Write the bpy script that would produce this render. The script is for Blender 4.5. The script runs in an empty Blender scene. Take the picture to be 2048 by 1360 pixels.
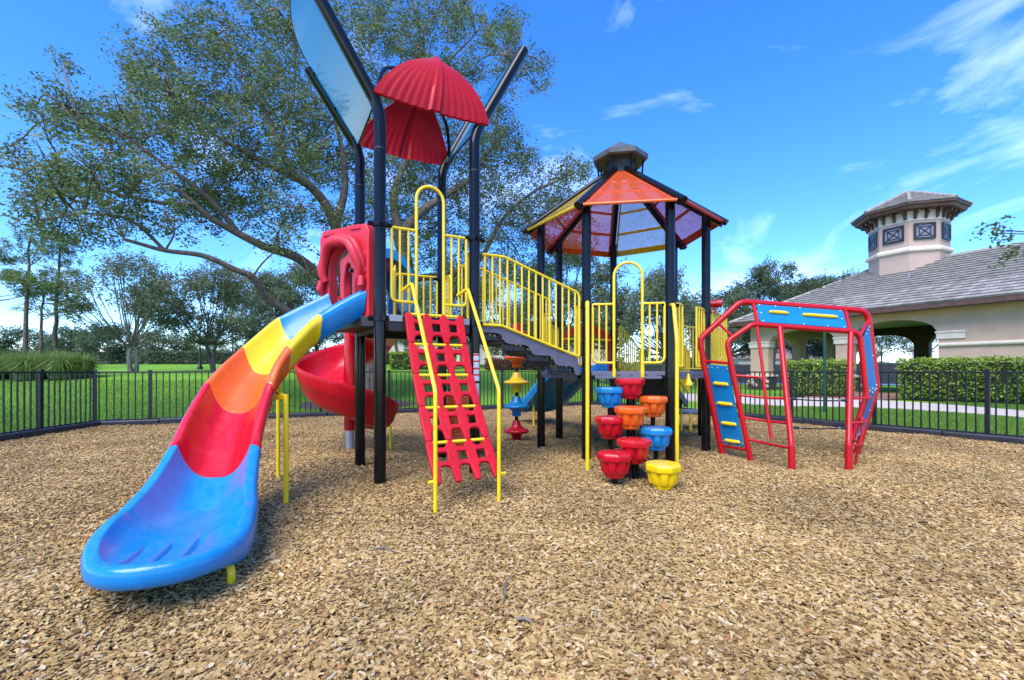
import bpy, math, random
import numpy as np
from mathutils import Vector, Matrix, noise as mnoise
R = math.radians
random.seed(7); rng = np.random.default_rng(7)
scene = bpy.context.scene
col = scene.collection
V = Vector

# ------------------------------------------------------------------ camera
cam = bpy.data.objects.new('camera', bpy.data.cameras.new('camera'))
col.objects.link(cam)
cam.data.sensor_width = 36.0; cam.data.lens = 16.0
cam.data.shift_y = 0.0303
cam.data.clip_start = 0.05; cam.data.clip_end = 3000
cam.location = (0, 0, 1.22); cam.rotation_euler = (R(90), 0, 0)
scene.camera = cam

# ------------------------------------------------------------------ sky and sun
SUN_DIR = V((-0.30, -0.62, 0.95)).normalized()          # towards the sun
world = bpy.data.worlds.new('World'); scene.world = world
world.use_nodes = True
wn, wl = world.node_tree.nodes, world.node_tree.links
wn.clear()
w_out = wn.new('ShaderNodeOutputWorld'); w_bg = wn.new('ShaderNodeBackground')
w_sky = wn.new('ShaderNodeTexSky'); w_sky.sky_type = 'NISHITA'; w_sky.sun_disc = False
w_sky.sun_elevation = math.asin(SUN_DIR.z)
w_sky.sun_rotation = math.atan2(SUN_DIR.x, SUN_DIR.y)
w_sky.air_density = 1.0; w_sky.dust_density = 0.15; w_sky.ozone_density = 9.0
w_hsv = wn.new('ShaderNodeHueSaturation'); w_hsv.inputs['Saturation'].default_value = 1.2; w_hsv.inputs['Hue'].default_value = 0.512
w_tc = wn.new('ShaderNodeTexCoord')
w_map = wn.new('ShaderNodeMapping'); w_map.inputs['Scale'].default_value = (1.0, 1.0, 2.2)
w_map.inputs['Location'].default_value = (6.84, 3.62, 1.16)
w_n1 = wn.new('ShaderNodeTexNoise'); w_n1.inputs['Scale'].default_value = 2.6
w_n1.inputs['Detail'].default_value = 9; w_n1.inputs['Roughness'].default_value = 0.58
w_n1.inputs['Distortion'].default_value = 0.7
w_rp = wn.new('ShaderNodeValToRGB')
w_rp.color_ramp.elements[0].position = 0.52; w_rp.color_ramp.elements[0].color = (0, 0, 0, 1)
w_rp.color_ramp.elements[1].position = 0.86; w_rp.color_ramp.elements[1].color = (1, 1, 1, 1)
w_mul = wn.new('ShaderNodeMath'); w_mul.operation = 'MULTIPLY'; w_mul.inputs[1].default_value = 0.42
w_mix = wn.new('ShaderNodeMixRGB'); w_mix.inputs[2].default_value = (7.2, 8.2, 10.2, 1)
wl.new(w_tc.outputs['Generated'], w_map.inputs['Vector'])
wl.new(w_map.outputs[0], w_n1.inputs['Vector'])
wl.new(w_n1.outputs[0], w_rp.inputs[0]); wl.new(w_rp.outputs[0], w_mul.inputs[0])
wl.new(w_sky.outputs[0], w_hsv.inputs['Color'])
wl.new(w_hsv.outputs[0], w_mix.inputs[1]); wl.new(w_mul.outputs[0], w_mix.inputs[0])
wl.new(w_mix.outputs[0], w_bg.inputs['Color']); wl.new(w_bg.outputs[0], w_out.inputs[0])
w_bg.inputs['Strength'].default_value = 0.14

sun = bpy.data.objects.new('sun', bpy.data.lights.new('sun', 'SUN'))
col.objects.link(sun)
sun.data.energy = 2.0; sun.data.angle = R(48); sun.data.color = (1.0, 0.92, 0.80)
sun.rotation_euler = SUN_DIR.to_track_quat('Z', 'Y').to_euler()
sun.location = (6, -6, 20)

vs = scene.view_settings
vs.view_transform = 'Standard'; vs.look = 'None'; vs.gamma = 1.0; vs.use_curve_mapping = False
vs.exposure = 1.64

# ------------------------------------------------------------------ materials
MATS = {}
def nodes_of(m):
    m.use_nodes = True
    return m.node_tree.nodes, m.node_tree.links, m.node_tree.nodes['Principled BSDF']

def mat(name, color, rough=0.5, metal=0.0, var=0.12, scale=6.0, bump=0.0, bscale=60.0, coat=0.0, spec=0.5,
        dark=None, rvar=0.12, dust=0.0):
    """procedural paint / plastic / stucco: colour with noise wear, roughness noise, fine bump"""
    m = bpy.data.materials.new(name); n, l, b = nodes_of(m)
    tc = n.new('ShaderNodeTexCoord')
    nz = n.new('ShaderNodeTexNoise'); nz.inputs['Scale'].default_value = scale
    nz.inputs['Detail'].default_value = 6; nz.inputs['Roughness'].default_value = 0.62
    l.new(tc.outputs['Object'], nz.inputs['Vector'])
    rp = n.new('ShaderNodeValToRGB')
    d = dark or tuple(c * (1 - 2 * var) for c in color)
    rp.color_ramp.elements[0].position = 0.28; rp.color_ramp.elements[0].color = (*d, 1)
    rp.color_ramp.elements[1].position = 0.72
    rp.color_ramp.elements[1].color = (*[min(1, c * (1 + var)) for c in color], 1)
    l.new(nz.outputs[0], rp.inputs[0]); l.new(rp.outputs[0], b.inputs['Base Color'])
    if dust:                                             # dust and scuffs lying on what faces up
        ge = n.new('ShaderNodeNewGeometry'); sx = n.new('ShaderNodeSeparateXYZ'); l.new(ge.outputs['Normal'], sx.inputs[0])
        nd = n.new('ShaderNodeTexNoise'); nd.inputs['Scale'].default_value = 16; nd.inputs['Detail'].default_value = 9; nd.inputs['Roughness'].default_value = 0.72
        l.new(tc.outputs['Object'], nd.inputs['Vector'])
        rd = n.new('ShaderNodeValToRGB'); rd.color_ramp.elements[0].position = 0.44; rd.color_ramp.elements[1].position = 0.70
        l.new(nd.outputs[0], rd.inputs[0])
        m1 = n.new('ShaderNodeMath'); m1.operation = 'MULTIPLY'; m1.use_clamp = True; l.new(rd.outputs[0], m1.inputs[0]); l.new(sx.outputs[2], m1.inputs[1])
        m2 = n.new('ShaderNodeMath'); m2.operation = 'MULTIPLY'; m2.inputs[1].default_value = dust; l.new(m1.outputs[0], m2.inputs[0])
        mxd = n.new('ShaderNodeMixRGB'); mxd.inputs[2].default_value = (0.42, 0.36, 0.28, 1)
        l.new(m2.outputs[0], mxd.inputs[0]); l.new(rp.outputs[0], mxd.inputs[1]); l.new(mxd.outputs[0], b.inputs['Base Color'])
    mr = n.new('ShaderNodeMapRange')
    mr.inputs[3].default_value = max(0.03, rough - rvar); mr.inputs[4].default_value = min(1, rough + rvar)
    nz2 = n.new('ShaderNodeTexNoise'); nz2.inputs['Scale'].default_value = scale * 2.7
    nz2.inputs['Detail'].default_value = 5
    l.new(tc.outputs['Object'], nz2.inputs['Vector'])
    l.new(nz2.outputs[0], mr.inputs[0]); l.new(mr.outputs[0], b.inputs['Roughness'])
    b.inputs['Metallic'].default_value = metal
    b.inputs['Specular IOR Level'].default_value = spec
    b.inputs['Coat Weight'].default_value = coat; b.inputs['Coat Roughness'].default_value = 0.12
    if bump:
        nb = n.new('ShaderNodeTexNoise'); nb.inputs['Scale'].default_value = bscale
        nb.inputs['Detail'].default_value = 3
        bp = n.new('ShaderNodeBump'); bp.inputs['Strength'].default_value = bump
        bp.inputs['Distance'].default_value = 0.01
        l.new(tc.outputs['Object'], nb.inputs['Vector']); l.new(nb.outputs[0], bp.inputs['Height'])
        l.new(bp.outputs[0], b.inputs['Normal'])
    MATS[name] = m
    return m

mat('black_paint', (0.007, 0.007, 0.007), 0.16, var=0.2, coat=0.0, rvar=0.06, spec=0.26)
mat('black_matt', (0.016, 0.016, 0.018), 0.55, var=0.3, bump=0.1)
mat('kerb_plastic', (0.020, 0.021, 0.024), 0.5, var=0.35, scale=3, bump=0.2)
mat('fence_paint', (0.010, 0.011, 0.015), 0.35, var=0.2)
mat('yellow_paint', (0.82, 0.58, 0.006), 0.38, var=0.05, coat=0.2, bump=0.05, bscale=140)
mat('yellow_plastic', (0.80, 0.53, 0.004), 0.28, var=0.05, scale=4, bump=0.05, bscale=90, coat=0.15, dust=0.06)
mat('red_plastic', (0.50, 0.004, 0.014), 0.24, var=0.07, scale=4, bump=0.05, bscale=90, coat=0.05, spec=0.38, dust=0.06)
mat('red_faded', (0.60, 0.022, 0.040), 0.42, var=0.06, scale=5, bump=0.05, bscale=80, spec=0.35, dust=0.06)
mat('cap_grey', (0.085, 0.083, 0.080), 0.42, var=0.15, scale=6)
mat('red_rough', (0.52, 0.005, 0.017), 0.5, spec=0.25, var=0.08, scale=5, bump=0.35, bscale=70, dust=0.06)
mat('canopy_shade_red', (0.38, 0.003, 0.008), 0.45, spec=0.25, var=0.08, scale=4, bump=0.05, bscale=90)  # canopy's shade put into the colour: a darker copy of the red
mat('red_paint', (0.46, 0.003, 0.008), 0.33, var=0.02, coat=0.0, spec=0.4)
mat('orange_plastic', (0.74, 0.105, 0.005), 0.28, var=0.08, scale=4, bump=0.05, bscale=90, coat=0.15, dust=0.06)
mat('blue_plastic', (0.003, 0.195, 0.48), 0.25, var=0.07, scale=4, bump=0.05, bscale=90, coat=0.05, spec=0.5, dust=0.08)
mat('panel_blue', (0.006, 0.17, 0.40), 0.36, var=0.06, scale=3, spec=0.25)
mat('wing_blue', (0.000, 0.20, 0.44), 0.05, var=0.05, scale=2, coat=0.0, rvar=0.02, spec=0.55)
mat('grey_deck', (0.115, 0.115, 0.155), 0.6, var=0.1, scale=9, bump=0.15, bscale=160, dust=0.08)
mat('grey_light', (0.26, 0.28, 0.32), 0.5, var=0.08)
mat('galvanised', (0.45, 0.46, 0.47), 0.4, metal=0.8, var=0.1, scale=14)
mat('label_white', (0.66, 0.66, 0.68), 0.5, var=0.03)
mat('label_grey', (0.50, 0.50, 0.56), 0.5, var=0.08, scale=60)
mat('label_red', (0.62, 0.02, 0.03), 0.5, var=0.03)
mat('bark', (0.135, 0.105, 0.078), 0.9, var=0.38, scale=9, bump=0.9, bscale=26)
mat('bark_pale', (0.24, 0.21, 0.17), 0.9, var=0.35, scale=9, bump=0.8, bscale=26)
mat('stucco', (0.50, 0.355, 0.250), 0.85, var=0.06, scale=1.6, bump=0.5, bscale=38)
mat('stucco_pink', (0.43, 0.315, 0.25), 0.85, var=0.06, scale=1.6, bump=0.5, bscale=38)
mat('trim_cream', (0.66, 0.58, 0.46), 0.75, var=0.05, scale=3, bump=0.15)
mat('fascia_brown', (0.10, 0.048, 0.032), 0.55, var=0.25, scale=4)
mat('stucco_shade_brown', (0.065, 0.038, 0.028), 0.7, var=0.25, scale=4)  # back wall stucco with the shade of the interior painted into its colour
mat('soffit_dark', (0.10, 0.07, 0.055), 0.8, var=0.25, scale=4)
mat('roof_tile', (0.255, 0.235, 0.205), 0.8, var=0.22, scale=3.5, bump=0.5, bscale=22)
mat('roof_tile_worn', (0.205, 0.19, 0.168), 0.85, var=0.25, scale=4.5, bump=0.5, bscale=22)
mat('roof_tile_pale', (0.30, 0.278, 0.245), 0.8, var=0.2, scale=4.5, bump=0.5, bscale=22)
mat('window_dark', (0.012, 0.011, 0.011), 0.4, var=0.2)
mat('window_louvre', (0.20, 0.20, 0.23), 0.5, var=0.1)
mat('stone', (0.40, 0.34, 0.27), 0.85, var=0.3, scale=3.0, bump=0.6, bscale=14)
mat('concrete', (0.50, 0.43, 0.35), 0.85, var=0.09, scale=1.4, bump=0.3, bscale=60)
mat('paver_brick', (0.27, 0.12, 0.085), 0.85, var=0.25, scale=5, bump=0.4, bscale=30)
mat('court_screen', (0.020, 0.026, 0.032), 0.8, var=0.3, scale=3)
mat('court_blue', (0.10, 0.20, 0.36), 0.7, var=0.06)
mat('hedge_core', (0.020, 0.035, 0.010), 0.95, var=0.4, scale=8)
mat('soil', (0.070, 0.046, 0.032), 0.95, var=0.45, scale=14, bump=0.8, bscale=40)
mat('house_wall', (0.50, 0.44, 0.36), 0.85, var=0.05, scale=2)
mat('house_roof', (0.20, 0.165, 0.14), 0.85, var=0.2, scale=5)
mat('glass_dark', (0.03, 0.035, 0.04), 0.12, var=0.1)
mat('lamp_green', (0.012, 0.020, 0.016), 0.4, var=0.2)
mat('sign_green', (0.020, 0.075, 0.045), 0.45, var=0.2)
mat('twig_wood', (0.20, 0.16, 0.12), 0.9, var=0.3, scale=20)

def perforated(name, color, clear):
    """thin perforated sheet: an even share of it is open"""
    m = bpy.data.materials.new(name); n, l, b = nodes_of(m)
    b.inputs['Base Color'].default_value = (*color, 1); b.inputs['Roughness'].default_value = 0.35
    tr = n.new('ShaderNodeBsdfTransparent'); tl = n.new('ShaderNodeBsdfTranslucent')
    tl.inputs['Color'].default_value = (*color, 1)
    m1 = n.new('ShaderNodeMixShader'); m1.inputs[0].default_value = 0.25
    m2 = n.new('ShaderNodeMixShader')
    tc = n.new('ShaderNodeTexCoord'); vo = n.new('ShaderNodeTexVoronoi'); vo.inputs['Scale'].default_value = 150
    gt = n.new('ShaderNodeMath'); gt.operation = 'LESS_THAN'; gt.inputs[1].default_value = clear
    l.new(tc.outputs['Object'], vo.inputs['Vector']); l.new(vo.outputs['Distance'], gt.inputs[0])
    l.new(b.outputs[0], m1.inputs[1]); l.new(tl.outputs[0], m1.inputs[2])
    l.new(gt.outputs[0], m2.inputs[0]); l.new(m1.outputs[0], m2.inputs[1]); l.new(tr.outputs[0], m2.inputs[2])
    l.new(m2.outputs[0], n['Material Output'].inputs['Surface'])
    MATS[name] = m
perforated('mesh_orange', (0.72, 0.12, 0.03), 0.52)
perforated('mesh_yellow', (0.62, 0.45, 0.06), 0.56)
perforated('mesh_red', (0.50, 0.03, 0.06), 0.52)

def slotted(name, color, freq):
    """dark coated steel with a row of slots punched through it"""
    m = bpy.data.materials.new(name); n, l, b = nodes_of(m)
    b.inputs['Base Color'].default_value = (*color, 1); b.inputs['Roughness'].default_value = 0.5
    tr = n.new('ShaderNodeBsdfTransparent'); mx = n.new('ShaderNodeMixShader')
    tc = n.new('ShaderNodeTexCoord'); vo = n.new('ShaderNodeTexVoronoi')
    vo.inputs['Scale'].default_value = freq; vo.inputs['Randomness'].default_value = 0.0
    mp = n.new('ShaderNodeMapping'); mp.inputs['Scale'].default_value = (1, 1, 0.55)
    gt = n.new('ShaderNodeMath'); gt.operation = 'LESS_THAN'; gt.inputs[1].default_value = 0.36
    l.new(tc.outputs['Object'], mp.inputs[0]); l.new(mp.outputs[0], vo.inputs['Vector'])
    l.new(vo.outputs['Distance'], gt.inputs[0]); l.new(gt.outputs[0], mx.inputs[0])
    l.new(b.outputs[0], mx.inputs[1]); l.new(tr.outputs[0], mx.inputs[2])
    l.new(mx.outputs[0], n['Material Output'].inputs['Surface'])
    MATS[name] = m
slotted('slotted_steel', (0.030, 0.030, 0.034), 34)

def leaf_mat(name, stops, trans=0.3, rough=0.55):
    """leaf colours run over each leaf's own tint"""
    m = bpy.data.materials.new(name); n, l, b = nodes_of(m)
    at = n.new('ShaderNodeAttribute'); at.attribute_name = 'tint'
    rp = n.new('ShaderNodeValToRGB'); el = rp.color_ramp.elements
    while len(el) < len(stops): el.new(0.5)
    for e, (p, c) in zip(el, stops): e.position = p; e.color = (*c, 1)
    l.new(at.outputs['Fac'], rp.inputs[0]); l.new(rp.outputs[0], b.inputs['Base Color'])
    b.inputs['Roughness'].default_value = rough
    tl = n.new('ShaderNodeBsdfTranslucent'); l.new(rp.outputs[0], tl.inputs['Color'])
    mx = n.new('ShaderNodeMixShader'); mx.inputs[0].default_value = trans
    l.new(b.outputs[0], mx.inputs[1]); l.new(tl.outputs[0], mx.inputs[2])
    l.new(mx.outputs[0], n['Material Output'].inputs['Surface'])
    MATS[name] = m
leaf_mat('oak_leaf', [(0, (0.035, 0.062, 0.022)), (0.35, (0.075, 0.120, 0.040)), (0.6, (0.135, 0.195, 0.058)), (0.88, (0.23, 0.28, 0.085)), (1, (0.28, 0.21, 0.08))], 0.42)
leaf_mat('tree_leaf', [(0, (0.085, 0.115, 0.055)), (0.6, (0.155, 0.20, 0.10)), (1, (0.25, 0.28, 0.14))], 0.4)
leaf_mat('dark_leaf', [(0, (0.058, 0.088, 0.042)), (0.6, (0.100, 0.145, 0.068)), (1, (0.17, 0.21, 0.10))], 0.4)
leaf_mat('fresh_leaf', [(0, (0.07, 0.11, 0.03)), (0.6, (0.14, 0.21, 0.06)), (1, (0.26, 0.30, 0.10))])
leaf_mat('pine_leaf', [(0, (0.075, 0.125, 0.028)), (0.6, (0.14, 0.21, 0.050)), (1, (0.24, 0.28, 0.08))])
leaf_mat('hedge_leaf', [(0, (0.080, 0.15, 0.016)), (0.5, (0.21, 0.33, 0.030)), (0.82, (0.38, 0.46, 0.07)), (0.9, (0.24, 0.12, 0.04)), (1, (0.30, 0.11, 0.04))])
leaf_mat('red_leaf', [(0, (0.10, 0.025, 0.025)), (0.6, (0.22, 0.05, 0.04)), (1, (0.18, 0.16, 0.05))])
leaf_mat('reed_leaf', [(0, (0.09, 0.15, 0.03)), (0.6, (0.18, 0.27, 0.06)), (1, (0.32, 0.38, 0.14))])
leaf_mat('lawn_blade', [(0, (0.075, 0.17, 0.014)), (0.6, (0.13, 0.28, 0.022)), (1, (0.26, 0.36, 0.05))], 0.35)

def lawn_material():
    m = bpy.data.materials.new('lawn'); n, l, b = nodes_of(m)
    tc = n.new('ShaderNodeTexCoord')
    a = n.new('ShaderNodeTexNoise'); a.inputs['Scale'].default_value = 0.22; a.inputs['Detail'].default_value = 5
    f = n.new('ShaderNodeTexNoise'); f.inputs['Scale'].default_value = 26; f.inputs['Detail'].default_value = 8
    f.inputs['Roughness'].default_value = 0.75
    add = n.new('ShaderNodeMath'); add.operation = 'MULTIPLY_ADD'; add.inputs[1].default_value = 0.62
    mu = n.new('ShaderNodeMath'); mu.operation = 'MULTIPLY'; mu.inputs[1].default_value = 0.38
    l.new(tc.outputs['Object'], a.inputs['Vector']); l.new(tc.outputs['Object'], f.inputs['Vector'])
    l.new(a.outputs[0], mu.inputs[0]); l.new(f.outputs[0], add.inputs[0]); l.new(mu.outputs[0], add.inputs[2])
    rp = n.new('ShaderNodeValToRGB'); el = rp.color_ramp.elements; el.new(0.5)
    for e, (p, c) in zip(el, [(0.33, (0.060, 0.13, 0.012)), (0.5, (0.125, 0.27, 0.020)), (0.66, (0.21, 0.38, 0.034))]):
        e.position = p; e.color = (*c, 1)
    l.new(add.outputs[0], rp.inputs[0]); l.new(rp.outputs[0], b.inputs['Base Color'])
    bp = n.new('ShaderNodeBump'); bp.inputs['Strength'].default_value = 0.8; bp.inputs['Distance'].default_value = 0.03
    l.new(f.outputs[0], bp.inputs['Height']); l.new(bp.outputs[0], b.inputs['Normal'])
    b.inputs['Roughness'].default_value = 0.9; b.inputs['Specular IOR Level'].default_value = 0.1
    MATS['lawn'] = m
lawn_material()

def mulch_material():
    m = bpy.data.materials.new('mulch'); n, l, b = nodes_of(m)
    tc = n.new('ShaderNodeTexCoord')
    mp = n.new('ShaderNodeMapping'); mp.inputs['Scale'].default_value = (1, 1.8, 1)
    vo = n.new('ShaderNodeTexVoronoi'); vo.inputs['Scale'].default_value = 34
    nz = n.new('ShaderNodeTexNoise'); nz.inputs['Scale'].default_value = 12; nz.inputs['Detail'].default_value = 5
    mv = n.new('ShaderNodeMixRGB'); mv.inputs[0].default_value = 0.06
    l.new(tc.outputs['Object'], mp.inputs[0]); l.new(mp.outputs[0], mv.inputs[1])
    l.new(mp.outputs[0], nz.inputs['Vector']); l.new(nz.outputs['Color'], mv.inputs[2])
    l.new(mv.outputs[0], vo.inputs['Vector'])
    rp = n.new('ShaderNodeValToRGB'); el = rp.color_ramp.elements; el.new(0.4); el.new(0.8)
    for e, (p, c) in zip(el, [(0.0, (0.10, 0.055, 0.025)), (0.3, (0.24, 0.145, 0.065)), (0.65, (0.36, 0.235, 0.11)), (1.0, (0.46, 0.33, 0.19))]):
        e.position = p; e.color = (*c, 1)
    sp = n.new('ShaderNodeSeparateColor'); l.new(vo.outputs['Color'], sp.inputs[0])
    l.new(sp.outputs[0], rp.inputs[0]); l.new(rp.outputs[0], b.inputs['Base Color'])
    bp = n.new('ShaderNodeBump'); bp.inputs['Strength'].default_value = 1.0; bp.inputs['Distance'].default_value = 0.02
    l.new(vo.outputs['Distance'], bp.inputs['Height']); l.new(bp.outputs[0], b.inputs['Normal'])
    b.inputs['Roughness'].default_value = 0.95; b.inputs['Specular IOR Level'].default_value = 0.1
    MATS['mulch'] = m
    m = bpy.data.materials.new('wood_chip'); n, l, b = nodes_of(m)
    oi = n.new('ShaderNodeObjectInfo'); rp = n.new('ShaderNodeValToRGB'); el = rp.color_ramp.elements
    stops = [(0.0, (0.17, 0.090, 0.038)), (0.08, (0.27, 0.155, 0.060)), (0.28, (0.43, 0.272, 0.098)), (0.60, (0.55, 0.368, 0.140)),
             (0.85, (0.62, 0.445, 0.20)), (0.95, (0.64, 0.52, 0.32)), (1.0, (0.46, 0.21, 0.075))]
    while len(el) < len(stops): el.new(0.5)
    for e, (p, c) in zip(el, stops): e.position = p; e.color = (*c, 1)
    l.new(oi.outputs['Random'], rp.inputs[0])
    tc = n.new('ShaderNodeTexCoord'); mp = n.new('ShaderNodeMapping'); mp.inputs['Scale'].default_value = (30, 240, 200)
    gz = n.new('ShaderNodeTexNoise'); gz.inputs['Scale'].default_value = 1.0; gz.inputs['Detail'].default_value = 2
    l.new(tc.outputs['Object'], mp.inputs[0]); l.new(mp.outputs[0], gz.inputs['Vector'])
    mx = n.new('ShaderNodeMixRGB'); mx.blend_type = 'MULTIPLY'; mx.inputs[0].default_value = 0.45
    l.new(rp.outputs[0], mx.inputs[1]); l.new(gz.outputs[0], mx.inputs[2])
    ge = n.new('ShaderNodeNewGeometry'); pn = n.new('ShaderNodeTexNoise'); pn.inputs['Scale'].default_value = 0.9; pn.inputs['Detail'].default_value = 6
    l.new(ge.outputs['Position'], pn.inputs['Vector'])
    pr_ = n.new('ShaderNodeMapRange'); pr_.inputs[1].default_value = 0.36; pr_.inputs[2].default_value = 0.62; pr_.inputs[3].default_value = 0.80; pr_.inputs[4].default_value = 1.12
    l.new(pn.outputs[0], pr_.inputs[0])
    hs = n.new('ShaderNodeHueSaturation'); l.new(pr_.outputs[0], hs.inputs['Value']); l.new(mx.outputs[0], hs.inputs['Color'])
    l.new(hs.outputs[0], b.inputs['Base Color'])
    b.inputs['Roughness'].default_value = 0.8; b.inputs['Specular IOR Level'].default_value = 0.2
    MATS['wood_chip'] = m
mulch_material()

# ------------------------------------------------------------------ mesh helpers
ORG = {}                                              # world origin of each top-level thing
def thing(name, loc, label, cat, group=None):
    o = bpy.data.objects.new(name, None); o.empty_display_size = 0.2
    col.objects.link(o); o.location = loc
    o['label'] = label; o['category'] = cat
    if group: o['group'] = group
    ORG[o] = V(loc)
    return o
def root_org(p):
    while p.parent: p = p.parent
    return ORG.get(p, V((0, 0, 0)))
def attach(o, parent):
    """parent an object whose mesh is given in world coordinates"""
    o.parent = parent
    if parent.parent is None: o.location = V(o.location) - root_org(parent)
    else:
        off = V((0, 0, 0)); q = parent
        while q: off += V(q.location); q = q.parent
        o.location = V(o.location) - off

class MB:
    def __init__(s): s.v = []; s.f = []
    def add(s, vs_, fs_):
        k = len(s.v); s.v += [tuple(p) for p in vs_]; s.f += [tuple(i + k for i in f) for f in fs_]
        return s
    def box(s, c, size, ax=None):
        """ax: three axis vectors (columns)"""
        X, Y, Z = ax or (V((1, 0, 0)), V((0, 1, 0)), V((0, 0, 1)))
        c = V(c); h = [d / 2 for d in size]; p = []
        for i in (-1, 1):
            for j in (-1, 1):
                for k in (-1, 1): p.append(c + X * h[0] * i + Y * h[1] * j + Z * h[2] * k)
        return s.add(p, [(0, 1, 3, 2), (4, 6, 7, 5), (0, 4, 5, 1), (2, 3, 7, 6), (0, 2, 6, 4), (1, 5, 7, 3)])
    def bar(s, a, b, w, h, up=V((0, 0, 1))):
        a = V(a); b = V(b); X = (b - a); L = X.length; X.normalize()
        Y = up.cross(X)
        if Y.length < 1e-4: Y = V((0, 1, 0)).cross(X)
        Y.normalize(); Z = X.cross(Y)
        return s.box((a + b) / 2, (L, w, h), (X, Y, Z))
    def tube(s, pts, r, n=10, caps=True, closed=False):
        pts = [V(p) for p in pts]; m = len(pts)
        rs = r if isinstance(r, (list, tuple)) else [r] * m
        tang = []
        for i in range(m):
            if closed: t = pts[(i + 1) % m] - pts[i - 1]
            else: t = pts[min(i + 1, m - 1)] - pts[max(i - 1, 0)]
            tang.append(t.normalized())
        t0 = tang[0]; up = V((0, 0, 1)) if abs(t0.z) < 0.9 else V((1, 0, 0))
        N = (up - t0 * up.dot(t0)).normalized(); k = len(s.v)
        for i in range(m):
            t = tang[i]; N = (N - t * N.dot(t)).normalized(); B = t.cross(N)
            for j in range(n):
                a = 2 * math.pi * j / n
                s.v.append(tuple(pts[i] + (N * math.cos(a) + B * math.sin(a)) * rs[i]))
        for i in range(m if closed else m - 1):
            i2 = (i + 1) % m
            for j in range(n):
                j2 = (j + 1) % n
                s.f.append((k + i * n + j, k + i * n + j2, k + i2 * n + j2, k + i2 * n + j))
        if caps and not closed:
            s.f.append(tuple(k + j for j in range(n))[::-1]); s.f.append(tuple(k + (m - 1) * n + j for j in range(n)))
        return s
    def loft(s, rings, closed=True, caps=False):
        n = len(rings[0]); k = len(s.v)
        for r_ in rings: s.v += [tuple(p) for p in r_]
        for i in range(len(rings) - 1):
            for j in range(n if closed else n - 1):
                j2 = (j + 1) % n
                s.f.append((k + i * n + j, k + i * n + j2, k + (i + 1) * n + j2, k + (i + 1) * n + j))
        if caps:
            s.f.append(tuple(k + j for j in range(n))[::-1])
            s.f.append(tuple(k + (len(rings) - 1) * n + j for j in range(n)))
        return s
    def prism(s, poly, off):
        """poly: list of 3-D points (planar), extruded by vector off"""
        n = len(poly); a = [V(p) for p in poly]; b = [p + V(off) for p in a]
        return s.add(a + b, [tuple(range(n))[::-1], tuple(range(n, 2 * n))] +
                     [(i, (i + 1) % n, n + (i + 1) % n, n + i) for i in range(n)])
    def lathe(s, prof, c, n=24, axis=None, shape=None):
        """prof: (r, z) pairs; shape(theta, k) scales the radius"""
        c = V(c); X, Y, Z = axis or (V((1, 0, 0)), V((0, 1, 0)), V((0, 0, 1)))
        rings = []
        for k, (r_, z) in enumerate(prof):
            rings.append([c + (X * math.cos(2 * math.pi * j / n) + Y * math.sin(2 * math.pi * j / n)) *
                          r_ * (shape(2 * math.pi * j / n, k) if shape else 1) + Z * z for j in range(n)])
        return s.loft(rings, True, True)
    def build(s, name, material, parent=None, angle=38, bevel=0.0, kind=None):
        me = bpy.data.meshes.new(name)
        org = root_org(parent) if parent else V((0, 0, 0))
        if parent and parent.parent is not None:
            q = parent; off = V((0, 0, 0))
            while q: off += V(q.location); q = q.parent
            org = off
        elif parent: org = V(parent.location)
        me.from_pydata([(x - org.x, y - org.y, z - org.z) for x, y, z in s.v], [], s.f)
        o = finish(me, name, material, angle, bevel)
        if parent: o.parent = parent
        if kind: o['kind'] = kind
        return o

def finish(me, name, material, angle=38, bevel=0.0):
    import bmesh
    bm = bmesh.new(); bm.from_mesh(me)
    bmesh.ops.recalc_face_normals(bm, faces=bm.faces)
    bm.to_mesh(me); bm.free()
    if angle:
        me.polygons.foreach_set('use_smooth', [True] * len(me.polygons))
        me.set_sharp_from_angle(angle=R(angle))
    me.materials.append(MATS[material] if isinstance(material, str) else material)
    o = bpy.data.objects.new(name, me); col.objects.link(o)
    if bevel:
        b = o.modifiers.new('edge', 'BEVEL'); b.width = bevel; b.segments = 2; b.limit_method = 'ANGLE'
        b.angle_limit = R(40)
    return o

def tag(o, label=None, cat=None, group=None, kind=None):
    if label: o['label'] = label
    if cat: o['category'] = cat
    if group: o['group'] = group
    if kind: o['kind'] = kind
    return o

def fillet(pts, rad, n=6):
    pts = [V(p) for p in pts]; out = [pts[0]]
    rads = rad if isinstance(rad, (list, tuple)) else [rad] * len(pts)
    for i in range(1, len(pts) - 1):
        p, a, b = pts[i], pts[i - 1], pts[i + 1]
        u = (a - p); v = (b - p); lu, lv = u.length, v.length; u /= lu; v /= lv
        ang = u.angle(v)
        if ang > 3.1: out.append(p); continue
        d = min(rads[i] / math.tan(ang / 2), lu * 0.48, lv * 0.48)
        p0 = p + u * d; p1 = p + v * d
        for k in range(n + 1):
            t = k / n
            out.append(p0 * (1 - t) ** 2 + p * 2 * t * (1 - t) + p1 * t ** 2)
    out.append(pts[-1])
    return out

def catmull(pts, n):
    """pts: list of tuples of any length; n samples per span"""
    P = [np.array(p, float) for p in pts]; out = []
    for i in range(len(P) - 1):
        p0 = P[max(i - 1, 0)]; p1 = P[i]; p2 = P[i + 1]; p3 = P[min(i + 2, len(P) - 1)]
        for k in range(n):
            t = k / n
            out.append(0.5 * ((2 * p1) + (-p0 + p2) * t + (2 * p0 - 5 * p1 + 4 * p2 - p3) * t ** 2 + (-p0 + 3 * p1 - 3 * p2 + p3) * t ** 3))
    out.append(P[-1])
    return out

def smooth(a, b, x):
    t = min(1, max(0, (x - a) / (b - a))); return t * t * (3 - 2 * t)

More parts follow.
